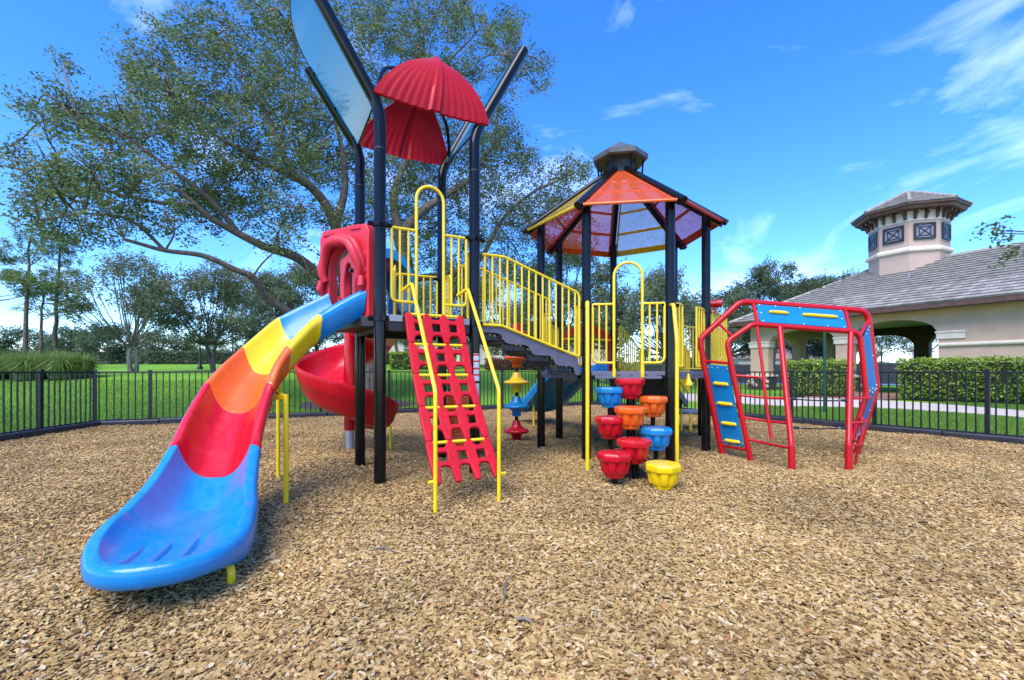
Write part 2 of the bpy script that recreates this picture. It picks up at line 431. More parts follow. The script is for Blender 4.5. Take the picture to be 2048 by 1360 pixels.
def copy_piece(src, parent, loc, rot=None, scale=None):
    """another individual of a piece sharing its mesh; loc is a world point"""
    o = src.copy(); col.objects.link(o); o.parent = parent
    q = parent; off = V((0, 0, 0))
    while q: off += V(q.location); q = q.parent
    o.location = V(loc) - off
    if rot is not None: o.rotation_euler = rot
    if scale is not None: o.scale = scale
    return o

def frame2(p0, p1):
    """returns f(s, z, out) on the upright plane from p0 to p1; out is to the right of p0->p1"""
    p0 = V((p0[0], p0[1], 0)); d = V((p1[0], p1[1], 0)) - p0; L = d.length; d.normalize()
    nrm = V((d.y, -d.x, 0))
    return (lambda s_, z, o_=0.0: p0 + d * s_ + nrm * o_ + V((0, 0, z))), L, d, nrm
# ================================================================== SETTING
def ground_h(x, y):
    S = 1 - smooth(0.0, 8.0, x - 0.12 * (y - 20))
    return (1.15 * smooth(13, 27, y) + 0.8 * smooth(27, 48, y)) * S + 0.9 * smooth(60, 140, y)

FENCE = [V((-8.62, 4.6, 0)), V((-9.26, 10.1, 0)), V((3.15, 16.7, 0)), V((9.9, 5.53, 0))]
MULCH = [(-8.6, -4), (-8.6, 4.6), (-9.2, 10.05), (3.13, 16.6), (9.8, 5.53), (9.8, -4)]
def in_poly(x, y, P):
    c = False; j = len(P) - 1
    for i in range(len(P)):
        if (P[i][1] > y) != (P[j][1] > y) and x < (P[j][0] - P[i][0]) * (y - P[i][1]) / (P[j][1] - P[i][1]) + P[i][0]: c = not c
        j = i
    return c
def build_lawn():
    xs = np.unique(np.concatenate([np.linspace(-40, 40, 65), np.linspace(-400, -40, 19), np.linspace(40, 400, 19)]))
    ys = np.unique(np.concatenate([np.linspace(-40, 5, 10), np.linspace(5, 60, 56), np.linspace(60, 160, 21), np.linspace(160, 900, 16)]))
    m = MB(); nx = len(xs)
    for y in ys:
        for x in xs: m.v.append((x, y, ground_h(x, y) - (0.16 if in_poly(x, y, MULCH) else 0.035)))
    for j in range(len(ys) - 1):
        for i in range(nx - 1): m.f.append((j * nx + i, j * nx + i + 1, (j + 1) * nx + i + 1, (j + 1) * nx + i))
    tag(m.build('lawn', 'lawn', angle=60), kind='structure', label='bright green mown lawn around the fenced playground')
build_lawn()

def mulch_h(x, y):
    h = 0.030 * mnoise.noise((x * 0.75, y * 0.75, 0)) + 0.014 * mnoise.noise((x * 2.6, y * 2.6, 4))
    for cx, cy, r_, d in ((-1.65, 2.05, .55, .055), (-.30, 4.05, .45, .045), (1.45, 4.45, .5, .04), (-1.5, 7.2, .5, .05), (3.9, 6.1, .7, .04), (.2, 11.9, .6, .05)):
        q = ((x - cx) ** 2 + (y - cy) ** 2) / (r_ * r_); h += -d * math.exp(-q) + d * .45 * math.exp(-(math.sqrt(q) - 1.6) ** 2 * 3)
    return h

def build_mulch():
    m = MB(); st = 0.22; idx = {}
    def vid(i, j):
        if (i, j) not in idx:
            idx[(i, j)] = len(m.v); x, y = i * st, j * st; m.v.append((x, y, mulch_h(x, y) - 0.006))
        return idx[(i, j)]
    for i in range(-44, 46):
        for j in range(-18, 77):
            if in_poly((i + .5) * st, (j + .5) * st, MULCH):
                m.f.append((vid(i, j), vid(i + 1, j), vid(i + 1, j + 1), vid(i, j + 1)))
    o = m.build('mulch_bed', 'mulch', angle=60)
    tag(o, kind='structure', label='playground bed of tan wood chip mulch')
    return o
mulch_bed = build_mulch()

# ---- black plastic kerb of short border pieces, one after the other inside the fence
kerb = MB(); kerb.bar((-8.5, 4.6, 0.0), (-8.51, 4.7, 0.0), 0.10, 0.05)
kerb = kerb.build('kerb', 'kerb_plastic', bevel=0.01); kerb['kind'] = 'structure'
kerb['label'] = 'black plastic border kerb around the mulch'
pm = MB()
pm.prism([V((0, -.062, 0)), V((0, .062, 0)), V((0, .062, .10)), V((0, .042, .125)), V((0, -.042, .125)), V((0, -.062, .10))], (1.17, 0, 0))
pm.tube([(1.185, 0, -.02), (1.185, 0, .132)], 0.036, 8)
kerb_piece = pm.build('kerb_piece', 'kerb_plastic', kerb, bevel=0.006)
first = True
KOFF = -0.14
for a, b in zip(FENCE[:-1], FENCE[1:]):
    d = (b - a); L = d.length; d.normalize(); nr = V((d.y, -d.x, 0)); n = int(L // 1.2)
    for k in range(n + 1):
        p = a + d * (k * 1.2) + nr * 0.16
        ang = math.atan2(d.y, d.x) + R(random.uniform(-.8, .8))
        z = random.uniform(-.012, .004)
        if first:
            kerb_piece.location = p + V((0, 0, z)); kerb_piece.rotation_euler = (0, 0, ang); first = False
        else: copy_piece(kerb_piece, kerb, p + V((0, 0, z)), (0, 0, ang))

# ---- fence runs: posts, pickets and rails
pk = MB().box((0, 0, 0.64), (0.022, 0.022, 1.10))
pk = pk.build('picket', 'fence_paint', None, angle=0); picket_me = pk.data; bpy.data.objects.remove(pk)
po = MB().box((0, 0, 0.60), (0.064, 0.064, 1.26)).box((0, 0, 1.238), (0.070, 0.070, 0.016))
po = po.build('post', 'fence_paint', None, angle=0); post_me = po.data; bpy.data.objects.remove(po)
def fence_run(a, b, label, posts):
    t = thing('picket_fence', tuple(a), label, 'fence', 'black fence runs around the mulch')
    d = (b - a); L = d.length; d.normalize(); ang = math.atan2(d.y, d.x)
    MB().bar(a + V((0, 0, 1.195)), b + V((0, 0, 1.195)), 0.03, 0.032).build('top_rail', 'fence_paint', t, angle=0, bevel=0.004)
    MB().bar(a + V((0, 0, 0.115)), b + V((0, 0, 0.115)), 0.028, 0.028).build('bottom_rail', 'fence_paint', t, angle=0, bevel=0.004)
    for q in posts:
        o = bpy.data.objects.new('post', post_me); col.objects.link(o); o.parent = t; o.location = d * q
        o.rotation_euler = (0, 0, ang)
    k = 0.127
    edges = sorted(posts)
    s = k * 0.6
    while s < L:
        if all(abs(s - q) > 0.055 for q in edges):
            o = bpy.data.objects.new('picket', picket_me); col.objects.link(o); o.parent = t
            o.location = d * s + V((0, 0, random.uniform(-.002, .002))); o.rotation_euler = (R(random.uniform(-.25, .25)), R(random.uniform(-.25, .25)), ang)
        s += k
L0 = (FENCE[1] - FENCE[0]).length; L1 = (FENCE[2] - FENCE[1]).length; L2 = (FENCE[3] - FENCE[2]).length
fence_run(FENCE[0], FENCE[1], 'short black picket fence run ending at the corner near the ornamental grasses', [0.55, 2.39, 4.22])
fence_run(FENCE[1], FENCE[2], 'long black picket fence run behind the spiral slide and oak', [0.0, 0.98] + [0.98 + 1.83 * i for i in range(1, 8)])
fence_run(FENCE[2], FENCE[3], 'black picket fence run facing the pavilion and clipped hedges', [0.0] + [10.13 - 1.66 * i for i in range(-1, 6)])

# ---- concrete path and brick paving towards the pavilion
pa = MB()
up = [(5.5, 30), (11.6, 21.6), (14.2, 20.2), (15.6, 18.0), (15.7, 13.9), (15.0, 9.5), (13.6, 3)]
lo = [(2.5, 27), (8.6, 16.9), (10.6, 15.7), (12.5, 14.6), (13.4, 11.8), (12.9, 8), (11.6, 2.4)]
up = catmull(up, 8); lo = catmull(lo, 8)
rings = [[(l_[0], l_[1], 0.012), (u_[0], u_[1], 0.012), (u_[0], u_[1], -0.1), (l_[0], l_[1], -0.1)] for l_, u_ in zip(lo, up)]
pa.loft(rings, True, True)
tag(pa.build('path', 'concrete', angle=30), kind='structure', label='pale concrete path curving past the pavilion')
pv = MB().prism([V((15.4, 19.1, 0.0)), V((16.9, 19.9, 0)), V((21.0, 24.6, 0)), V((18.6, 27.0, 0)), V((14.2, 22.2, 0)), V((13.4, 20.8, 0))], (0, 0, 0.022))
tag(pv.build('paving', 'paver_brick', angle=0), kind='structure', label='red brick paving leading into the pavilion arch')
m = MB(); c0 = V((-5.3, 15.7, 0.1)); rr = []
for k in range(4):
    f = [1, .85, .5, .12][k]; z = [-.1, .06, .16, .2][k]
    rr.append([c0 + V((math.cos(a) * 2.3 * f * (1 + .1 * math.sin(3 * a)), math.sin(a) * 1.75 * f, z - .06)) for a in [i * math.tau / 28 for i in range(28)]])
m.loft(rr, True, True)
tag(m.build('planting_bed', 'soil', angle=60), kind='structure', label='dark mulch ring around the oak trunk')

# ================================================================== PAVILION
K = V((15.1, 31.5, 0)); bax = V((0.470, -0.883, 0)).normalized(); bin_ = V((0.883, 0.470, 0)).normalized()
pav = thing('pavilion', tuple(K), 'beige stucco pavilion with grey tiled hip roof, arches and lantern tower', 'building')
def PL(a, b, z): return K + bax * a + bin_ * b + V((0, 0, z))
EZ, RZ, HW, LEN = 4.4, 7.7, 6.0, 27.0
def arch_wall(name, fn, L, openings, top, th, material, parent):
    """upright wall in the frame fn(s, z, depth) with arched openings (s0, s1, spring, rise)"""
    m = MB(); s = 0.0
    def slab(s0, s1, z0, z1):
        m.add([fn(s0, z0, 0), fn(s1, z0, 0), fn(s1, z1, 0), fn(s0, z1, 0), fn(s0, z0, th), fn(s1, z0, th), fn(s1, z1, th), fn(s0, z1, th)],
              [(0, 1, 2, 3), (7, 6, 5, 4), (0, 4, 5, 1), (1, 5, 6, 2), (2, 6, 7, 3), (3, 7, 4, 0)])
    for (o0, o1, sp, ri) in openings:
        slab(s, o0, 0, top); n = 16; k = len(m.v)
        for i in range(n + 1):
            t = i / n; z = sp + ri * math.sqrt(max(0, 1 - (2 * t - 1) ** 2)); x = o0 + (o1 - o0) * t
            for zz, dd in ((z, 0), (top, 0), (z, th), (top, th)): m.v.append(tuple(fn(x, zz, dd)))
        for i in range(n):
            a = k + i * 4; b = a + 4
            m.f += [(a, b, b + 1, a + 1), (a + 2, a + 3, b + 3, b + 2), (a, a + 2, b + 2, b), (a + 1, b + 1, b + 3, a + 3)]
        s = o1
    slab(s, L, 0, top)
    return m.build(name, material, parent, angle=25)
fr = lambda s, z, d: PL(0.9 + s, 0.9 + d, z)
wall_front = arch_wall('wall', fr, 24.5, [(1.25, 5.3, 3.05, 0.75), (6.1, 9.9, 3.1, 0.8)], 4.30, 0.55, 'stucco', pav)
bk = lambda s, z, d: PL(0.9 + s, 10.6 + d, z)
arch_wall('wall', bk, 24.5, [(1.25, 5.3, 3.05, 0.75), (6.1, 9.9, 3.1, 0.8)], 4.30, 0.5, 'stucco_shade_brown', pav)
en = lambda s, z, d: PL(0.9 - 0.005 + d, 1.45 + s, z)
arch_wall('wall', en, 9.15, [(0.7, 4.2, 3.05, 0.7), (5.0, 8.4, 3.05, 0.7)], 4.28, 0.55, 'stucco', pav)
MB().box(PL(11.4 + 6.9, 5.9, 2.15), (15.0, 8.8, 4.28), (bax, bin_, V((0, 0, 1)))).build('room_block', 'stucco', pav, angle=0)
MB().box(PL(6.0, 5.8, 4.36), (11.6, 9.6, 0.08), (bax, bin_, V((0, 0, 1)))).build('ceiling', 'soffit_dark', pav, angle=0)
# capitals, pier bases, moulding
for s0, s1, in ((0.86, 2.19), (6.16, 7.04), (10.78, 11.75)):
    c = (s0 + s1) / 2; w = s1 - s0
    MB().box(PL(c, 1.165, 2.93), (w + .08, 0.69, 0.30), (bax, bin_, V((0, 0, 1)))).box(PL(c, 1.165, 3.12), (w + .16, 0.77, 0.10), (bax, bin_, V((0, 0, 1)))).build('capital', 'trim_cream', pav, angle=0, bevel=0.015)
for s0, s1, in ((0.80, 2.25), (6.10, 7.10)):
    c = (s0 + s1) / 2; w = s1 - s0
    bs = MB().box(PL(c, 1.165, 0.42), (w + .10, 0.80, 0.86), (bax, bin_, V((0, 0, 1)))).build('pier_base', 'soil', pav, angle=0)
    MB().box(PL(c, 1.165, 0.91), (w + .26, 0.96, 0.12), (bax, bin_, V((0, 0, 1)))).build('base_cap', 'trim_cream', bs, bevel=0.02)
    for side in range(2):
        for k in range(14):
            if side == 0: p = PL(c + random.uniform(-.5, .5) * (w - .05), 1.165 - .41, random.uniform(.08, .8)); ax = (bax, bin_, V((0, 0, 1)))
            else: p = PL(c - (w + .1) / 2, 1.165 + random.uniform(-.36, .36), random.uniform(.08, .8)); ax = (bin_, bax, V((0, 0, 1)))
            MB().lathe([(0.02, -.05), (.09, -.045), (.125, 0), (.10, .035), (.03, .05)], p, 7, (ax[0] * random.uniform(.9, 1.6), V((0, 0, 1)) * random.uniform(.7, 1.1), ax[1])).build('stone', 'stone', bs, angle=50)
MB().tube([PL(10.85, 0.86, 2.50), PL(25.3, 0.86, 2.50)], 0.10, 10).build('moulding', 'trim_cream', pav)
# eaves
for (a0, b0, a1, b1) in ((0, 0, LEN, 0), (0, 0, 0, 2 * HW), (LEN, 0, LEN, 2 * HW), (0, 2 * HW, LEN, 2 * HW)):
    p, q = PL(a0, b0, EZ - .02), PL(a1, b1, EZ - .02)
    MB().bar(p, q, 0.09, 0.26).bar(p + V((0, 0, -.10)) + (PL(13, 6, 0) - PL((a0 + a1) / 2, (b0 + b1) / 2, 0)).normalized() * .09, q + V((0, 0, -.10)) + (PL(13, 6, 0) - PL((a0 + a1) / 2, (b0 + b1) / 2, 0)).normalized() * .09, 0.12, 0.16).build('fascia', 'fascia_brown', pav, angle=0)
m = MB(); q = [PL(0.05, 0.05, EZ - .13), PL(LEN - .05, .05, EZ - .13), PL(LEN - .05, 2 * HW - .05, EZ - .13), PL(.05, 2 * HW - .05, EZ - .13)]
MB().prism(q, (0, 0, 0.02)).build('soffit', 'trim_cream', pav, angle=0)
# roof deck under the tiles
P0, P1, P2, P3 = PL(-.05, -.05, EZ + .08), PL(LEN + .05, -.05, EZ + .08), PL(LEN + .05, 2 * HW + .05, EZ + .08), PL(-.05, 2 * HW + .05, EZ + .08)
G0, G1 = PL(HW, HW, RZ), PL(LEN - HW, HW, RZ)
roof = MB().add([P0, P1, P2, P3, G0, G1], [(0, 1, 5, 4), (2, 3, 4, 5), (3, 0, 4), (1, 2, 5)]).build('roof', 'roof_tile_worn', pav, angle=0)
# tiles: each a sloped slab with a butt edge; the largest in view are single pieces
def tile_mesh(mname, mt, w=0.325, l=0.40, seed=0):
    m = MB(); t = 0.085
    m.add([(-w / 2, 0, t + .012), (w / 2, 0, t + .012), (w / 2, l, t * .55), (-w / 2, l, t * .55), (-w / 2, 0, 0.0), (w / 2, 0, 0.0), (w / 2, l, 0), (-w / 2, l, 0)],
          [(0, 1, 2, 3), (4, 5, 1, 0), (5, 6, 2, 1), (7, 4, 0, 3)])
    o = m.build(mname, mt, None, angle=0); me = o.data; bpy.data.objects.remove(o); return me
TILES = [tile_mesh('tile', x) for x in ('roof_tile', 'roof_tile_worn', 'roof_tile_pale')]
def tile_slope(origin, along, upd, width_at, rows, parent, tw=0.335, th=0.35, single=lambda p: False, stuff_name='tile_courses', sz=1.0):
    """courses of tiles: origin = left end of the eave, along = eave direction, upd = up the slope, width_at(d) = (s0, s1)"""
    X = along.normalized(); Y = upd.normalized(); Z = X.cross(Y); st = MB()
    rot = Matrix((X, Y, Z)).transposed().to_euler(); nsingle = 0
    for r_ in range(rows):
        d = r_ * th; s0, s1 = width_at(d); s = s0 + (tw / 2 if r_ % 2 else 0) + tw * .5
        while s < s1 - tw * .35:
            p = origin + X * s + Y * (d + random.uniform(-.006, .006)) + Z * random.uniform(0, .006)
            if single(p) and nsingle < 300:
                o = bpy.data.objects.new('tile', random.choice(TILES)); col.objects.link(o); o.parent = parent
                q = parent; off = V((0, 0, 0))
                while q: off += V(q.location); q = q.parent
                o.location = p - off; o.rotation_euler = rot; nsingle += 1
            else:
                w = tw * .485; l = th * 1.13; t = .095 * sz + random.uniform(0, .010)
                st.add([p - X * w + Z * t, p + X * w + Z * t, p + X * w + Y * l + Z * .02, p - X * w + Y * l + Z * .02, p - X * w, p + X * w], [(0, 1, 2, 3), (4, 5, 1, 0)])
            s += tw
    if st.v:
        o = st.build(stuff_name, 'roof_tile', parent, angle=0, kind='stuff')
slope = math.atan2(RZ - EZ, HW); ur = HW / math.cos(slope)
upf = (bin_ * math.cos(slope) + V((0, 0, math.sin(slope))))
rows = int(ur / .35)
sing = lambda p: (p.x / p.y < 1.16 and p.z < 5.35 and p.x / p.y > .70)
tile_slope(P0 + V((0, 0, .01)), bax, upf, lambda d: (d * math.cos(slope), LEN - d * math.cos(slope)), rows, roof, single=sing)
upe = (bax * math.cos(slope) + V((0, 0, math.sin(slope))))
tile_slope(P3 + V((0, 0, .01)), -bin_, upe, lambda d: (d * math.cos(slope), 2 * HW - d * math.cos(slope)), rows, roof)
def ridge_caps(p, q, parent, r=.12, step=.36):
    d = q - p; n = int(d.length / step); d.normalize()
    for k in range(n):
        a = p + d * (k * step); b = a + d * (step * 1.12)
        MB().tube([a + V((0, 0, .05)), b + V((0, 0, .075))], [r, r * .85], 8).build('ridge_tile', 'roof_tile_pale', parent, angle=30)
ridge_caps(P0, G0, roof); ridge_caps(G0, G1, roof)

# ---- lantern tower (cupola) on the ridge
CC = V((24.0, 27.6, 0)); RW = 1.88
oct_ = lambda r_, z, rot=0.0: [CC + V((r_ * math.cos(a), r_ * math.sin(a), z)) for a in [math.atan2(bax.y, bax.x) + R(22.5) + rot + i * math.pi / 4 for i in range(8)]]
cup = MB().loft([oct_(RW, 6.2), oct_(RW, 10.45)], True, True).build('lantern_tower', 'stucco_pink', pav, angle=20)
MB().loft([oct_(RW + .02, 8.05), oct_(RW + .14, 8.10), oct_(RW + .17, 8.2), oct_(RW + .14, 8.30), oct_(RW + .02, 8.36)], True, True).build('tower_moulding', 'trim_cream', cup, angle=20)
MB().loft([oct_(RW + .03, 9.85), oct_(RW + .03, 10.42)], True, True).build('tower_frieze', 'trim_cream', cup, angle=20)
for i in range(8):
    a = math.atan2(bax.y, bax.x) + R(22.5) + (i + .5) * math.pi / 4
    n = V((math.cos(a), math.sin(a), 0)); x = V((-n.y, n.x, 0)); ap = RW * math.cos(math.pi / 8); c = CC + n * ap + V((0, 0, 9.2))
    w = MB().box(c + n * .03, (.95, .80, .05), (x, V((0, 0, 1)), n)).build('tower_window', 'window_louvre', cup, angle=0)
    f = MB()
    for s in (-1, 1):
        f.box(c + n * .06 + x * s * .46, (.10, .92, .08), (x, V((0, 0, 1)), n)); f.box(c + n * .06 + V((0, 0, s * .41)), (.82, .10, .08), (x, V((0, 0, 1)), n))
        f.box(c + n * .06 + x * s * .27, (.04, .50, .06), (x, V((0, 0, 1)), n)); f.box(c + n * .06 + V((0, 0, s * .25)), (.50, .04, .06), (x, V((0, 0, 1)), n))
        d = (x * .42 + V((0, 0, s * .37))); f.bar(c + n * (.062 + .004 * s) - d, c + n * (.062 + .004 * s) + d, .05, .05, n)
    f.build('window_frame', 'window_dark', cup, angle=0)
    for k in range(3):
        p = CC + n * (ap + .05) + x * (k - 1) * .52 + V((0, 0, 10.10))
        MB().prism([p + V((0, 0, .26)), p + n * .42 + V((0, 0, .26)), p + n * .40 + V((0, 0, .12)), p + n * .18 + V((0, 0, .06)), p + n * .10 + V((0, 0, -.16)), p + V((0, 0, -.18))], x * .12).build('bracket', 'fascia_brown', cup, angle=0)
MB().loft([oct_(RW, 10.38), oct_(2.56, 10.40), oct_(2.62, 10.54), oct_(2.74, 10.59), oct_(2.74, 10.71), oct_(1.0, 10.73)], True, True).build('tower_eave', 'fascia_brown', cup, angle=15)
tr_ = MB(); apex = CC + V((0, 0, 12.05)); cor = oct_(2.78, 10.70)
for i in range(8): tr_.add([cor[i], cor[(i + 1) % 8], apex], [(0, 1, 2)])
trf = tr_.build('tower_roof', 'roof_tile_worn', cup, angle=0)
for i in range(8):
    a, b = cor[i], cor[(i + 1) % 8]; X = (b - a); L = X.length; mid = (a + b) / 2; U = apex - mid; ul = U.length
    if ((mid - CC).dot(V((0, -1, 0))) < -1.5): continue
    st = MB(); Xn = X.normalized(); Un = U.normalized(); Z = Xn.cross(Un); r_ = 0; d = 0
    while d < ul - .3:
        w = L * (1 - d / ul); s = -w / 2
        while s < w / 2 - .05:
            e = min(s + .33, w / 2); p = mid + Un * d
            st.add([p + Xn * s + Z * .06, p + Xn * (e - .01) + Z * .06, p + Xn * (e - .01) + Un * .36 + Z * .012, p + Xn * s + Un * .36 + Z * .012, p + Xn * s, p + Xn * (e - .01)], [(0, 1, 2, 3), (4, 5, 1, 0)])
            s += .33
        d += .31
    o = st.build('tower_tiles', 'roof_tile', cup, angle=0, kind='stuff')
    n = int((apex - a).length / .36); dd = (apex - a).normalized(); cm = MB()
    for k in range(n):
        q = a + dd * k * .36; cm.tube([q + V((0, 0, .05)), q + dd * .38 + V((0, 0, .06))], [.10, .085], 7)
    cm.build('tower_hip_tiles', 'roof_tile_pale', cup, angle=30, kind='stuff')
MB().tube([PL(8.6, 3.6, 6.1), PL(8.6, 3.6, 6.75)], 0.06, 8).build('vent_pipe', 'grey_light', roof)

# ---- courts behind the pavilion: screened fence, sign, lamp, house
def court_fence(a, b, label):
    t = thing('court_fence', a, label, 'fence', 'tennis court fences behind the pavilion')
    a = V(a); b = V(b); d = b - a; n = max(2, int(d.length / 3))
    for k in range(n + 1): 
        p = a + d * k / n; MB().tube([p, p + V((0, 0, 3.0))], .04, 8).build('post', 'fence_paint', t)
    for z in (1.9, 2.98): MB().tube([a + V((0, 0, z)), b + V((0, 0, z))], .025, 6).build('rail', 'fence_paint', t)
    MB().bar(a + V((0, 0, .95)), b + V((0, 0, .95)), .02, 1.8).build('windscreen', 'court_screen', t, angle=0)
court_fence((22.0, 46.0, 0.0), (40.5, 40.5, 0.0), 'tall court fence with dark windscreen seen through the pavilion arches')
court_fence((14.6, 50.0, 0.0), (22.0, 46.0, 0.0), 'tall court fence with dark windscreen beside the porch columns')
cs = MB().prism([V((20, 44, 0)), V((45, 34.5, 0)), V((70, 60, 0)), V((35, 75, 0))], (0, 0, .012))
tag(cs.build('court_surface', 'court_blue', angle=0), kind='structure', label='blue tennis court surface behind the pavilion')
sg = thing('notice_board', (29.6, 33.2, 0.0), 'white notice with a red header seen through the pavilion arch', 'sign')
MB().tube([(29.6, 33.2, 0), (29.6, 33.2, 2.8)], .03, 8).build('post', 'fence_paint', sg)
MB().box((29.6, 33.15, 2.42), (.86, .02, .80)).build('board', 'label_white', sg, angle=0)
MB().box((29.6, 33.13, 2.74), (.84, .012, .14)).build('header', 'label_red', sg, angle=0)
sp_ = thing('sign_post', (9.2, 13.4, 0.0), 'dark green perforated post standing beyond the fence by the path', 'post')
m = MB().box((9.2, 13.4, 1.45), (.06, .035, 2.9)).box((9.2, 13.375, 1.45), (.02, .012, 2.88))
m.build('channel_post', 'sign_green', sp_, angle=0)
holes = MB()
for k in range(40): holes.box((9.2, 13.367, .25 + k * .066), (.012, .006, .012))
holes.build('bolt_holes', 'window_dark', sp_, angle=0, kind='stuff')

def lamp_post(p, h, label):
    t = thing('lamp_post', p, label, 'lamp post', 'park lamp posts')
    p = V(p)
    MB().lathe([(.20, 0), (.20, .12), (.13, .22), (.10, .5), (.055, .6)], p, 12).build('base', 'lamp_green', t)
    MB().tube([p + V((0, 0, .5)), p + V((0, 0, h - .5))], [.05, .038], 10).build('pole', 'lamp_green', t)
    MB().lathe([(.05, 0), (.13, .06), (.17, .34), (.15, .36)], p + V((0, 0, h - .52)), 8).build('lantern', 'label_grey', t)
    MB().lathe([(.24, 0), (.20, .06), (.06, .2), (.02, .3)], p + V((0, 0, h - .16)), 8).build('lantern_cap', 'lamp_green', t)
lamp_post((-23.3, 34.0, ground_h(-23.3, 34)), 3.9, 'black park lamp post on the lawn beside a bushy tree')
lamp_post((-22.4, 36.5, ground_h(-22.4, 36.5)), 3.9, 'black park lamp post beyond the bushy tree, nearer the oak')
lamp_post((39.0, 48.0, 0.0), 4.4, 'black lamp post on the tennis court behind the pavilion')

def house(loc, w, dpt, h, rot, label):
    t = thing('house', loc, label, 'house', 'far houses behind the trees')
    o = V(loc); x = V((math.cos(rot), math.sin(rot), 0)); y = V((-x.y, x.x, 0)); z = V((0, 0, 1))
    MB().box(o + z * h / 2, (w, dpt, h), (x, y, z)).build('wall', 'house_wall', t, angle=0)
    e = .5; c = [o + x * (sx * (w / 2 + e)) + y * (sy * (dpt / 2 + e)) + z * h for sx, sy in ((-1, -1), (1, -1), (1, 1), (-1, 1))]
    g0 = o - x * (w / 2 - dpt / 2) + z * (h + dpt * .28); g1 = o + x * (w / 2 - dpt / 2) + z * (h + dpt * .28)
    MB().add(c + [g0, g1], [(0, 1, 5, 4), (2, 3, 4, 5), (3, 0, 4), (1, 2, 5), (3, 2, 1, 0)]).build('roof', 'house_roof', t, angle=0)
    for k in range(3):
        p = o - y * (dpt / 2 + .02) + x * ((k - 1) * w * .3) + z * h * .5
        wd = MB().box(p, (1.5, .06, 1.4), (x, y, z)).build('window', 'trim_cream', t, angle=0)
        MB().box(p - y * .04, (1.3, .03, 1.2), (x, y, z)).build('pane', 'glass_dark', wd, angle=0)
house((3.5, 62, ground_h(3.5, 62)), 16, 9, 3.4, R(8), 'beige house behind the stairs and the trees')
house((-13.5, 66, ground_h(-13.5, 66)), 14, 9, 3.4, R(-6), 'beige house behind the oak trunk')
house((46, 78, 0), 16, 9, 3.2, R(-10), 'pale house beyond the tennis courts')
# ================================================================== PLAY STRUCTURE
TH = R(29.0); E1 = V((math.cos(TH), math.sin(TH), 0)); E2 = V((-math.sin(TH), math.cos(TH), 0)); UP = V((0, 0, 1))
PA = V((-1.413, 4.87, 0)); SD = 1.105
def T(s, t, z): return PA + E1 * s + E2 * t + UP * z
ps = thing('play_structure', (0.2, 6.4, 0), 'playground structure with two post towers, stairs, slides, coloured roof and yellow railings', 'playground')
cyl = MB().tube([(0, 0, 0), (0, 0, 1)], 0.0125, 8).build('bar', 'yellow_paint', None); bar_me = cyl.data; bpy.data.objects.remove(cyl)
def vbar(parent, p, z0, z1):
    o = bpy.data.objects.new('bar', bar_me); col.objects.link(o); o.parent = parent
    q = parent; off = V((0, 0, 0))
    while q: off += V(q.location); q = q.parent
    o.location = V((p.x, p.y, z0)) - off; o.scale = (1, 1, z1 - z0)
    return o
def collar(p, z, parent, r=.078, dirs=()):
    m = MB().lathe([(r * .86, -.034), (r, -.028), (r, .028), (r * .86, .034)], V((p.x, p.y, z)), 18)
    for d in dirs:
        m.tube([V((p.x, p.y, z)) + d * .06, V((p.x, p.y, z)) + d * .125], .026, 8)
    m.build('collar', 'black_paint', parent)

# ---- tall tower posts
CA, CB, CC_, CD = T(0, 0, 0), T(0, SD, 0), T(SD, 0, 0), T(SD, SD, 0)
wing_ends = {}
for nm, p, sgn, run, rise in (('A', CA, -1, .74, 1.18), ('B', CB, -1, .60, .88), ('C', CC_, 1, .68, 1.24), ('D', CD, 1, .50, .94)):
    e = p + E1 * (sgn * run) + UP * (4.02 + rise); wing_ends[nm] = (p + UP * 4.02, e)
    po = MB().tube(fillet([p - UP * .15, p + UP * 4.02, e], .55, 8), .0635, 18).build('post', 'black_paint', ps)
    MB().lathe([(.0637, 0), (.0655, .003), (.0655, .012), (.0637, .015)], p + UP * 3.58, 18).build('seam', 'black_matt', po)
    dd = [E1, -E1, E2, -E2]
    for z in ((2.79, 1.78) if nm in 'AC' else (2.5, 1.78)): collar(p, z, po, dirs=dd)
# warning label on the post between climber and stairs
lab = MB(); lp = CC_; a0 = math.atan2(-lp.y, -lp.x) + .45
def wrap(z0, z1, mname, name, rr, da=.62):
    m = MB(); ring = []
    for z in (z0, z1): ring.append([lp + V((math.cos(a0 + t) * rr, math.sin(a0 + t) * rr, z)) for t in np.linspace(-da, da, 8)])
    m.loft(ring, False); return m.build(name, mname, ps)
wrap(1.105, 1.425, 'label_white', 'warning_label', .0655)
for z in (1.40, 1.325, 1.24, 1.165): wrap(z, z + .02, 'label_red', 'label_stripe', .0665)
wrap(0.78, 1.075, 'label_grey', 'data_label', .0655)

# ---- tall tower deck
dk = MB().box(T(SD / 2, SD / 2, 1.80), (SD - .02, SD - .02, .05), (E1, E2, UP)).build('deck', 'grey_deck', ps, bevel=.006)
fs = MB()
for a, b in (((.08, -.02), (SD - .08, -.02)), ((.08, SD + .02), (SD - .08, SD + .02)), ((-.02, .08), (-.02, SD - .08)), ((SD + .02, .08), (SD + .02, SD - .08))):
    fs.bar(T(*a, 1.735), T(*b, 1.735), .045, .17)
fs.build('deck_fascia', 'black_matt', dk, bevel=.006)
for s in (.16, .95): MB().bar(T(s - .07, -.048, 1.79), T(s + .07, -.048, 1.79), .012, .07).build('bracket', 'grey_light', dk, bevel=.004)
ex = [T(-.03, .06, 1.70), T(-.03, SD - .02, 1.70), V((-2.24, 5.62, 1.70)), V((-1.62, 4.90, 1.70))]
MB().prism(ex, (0, 0, .11)).build('slide_landing', 'black_matt', dk, bevel=.006)

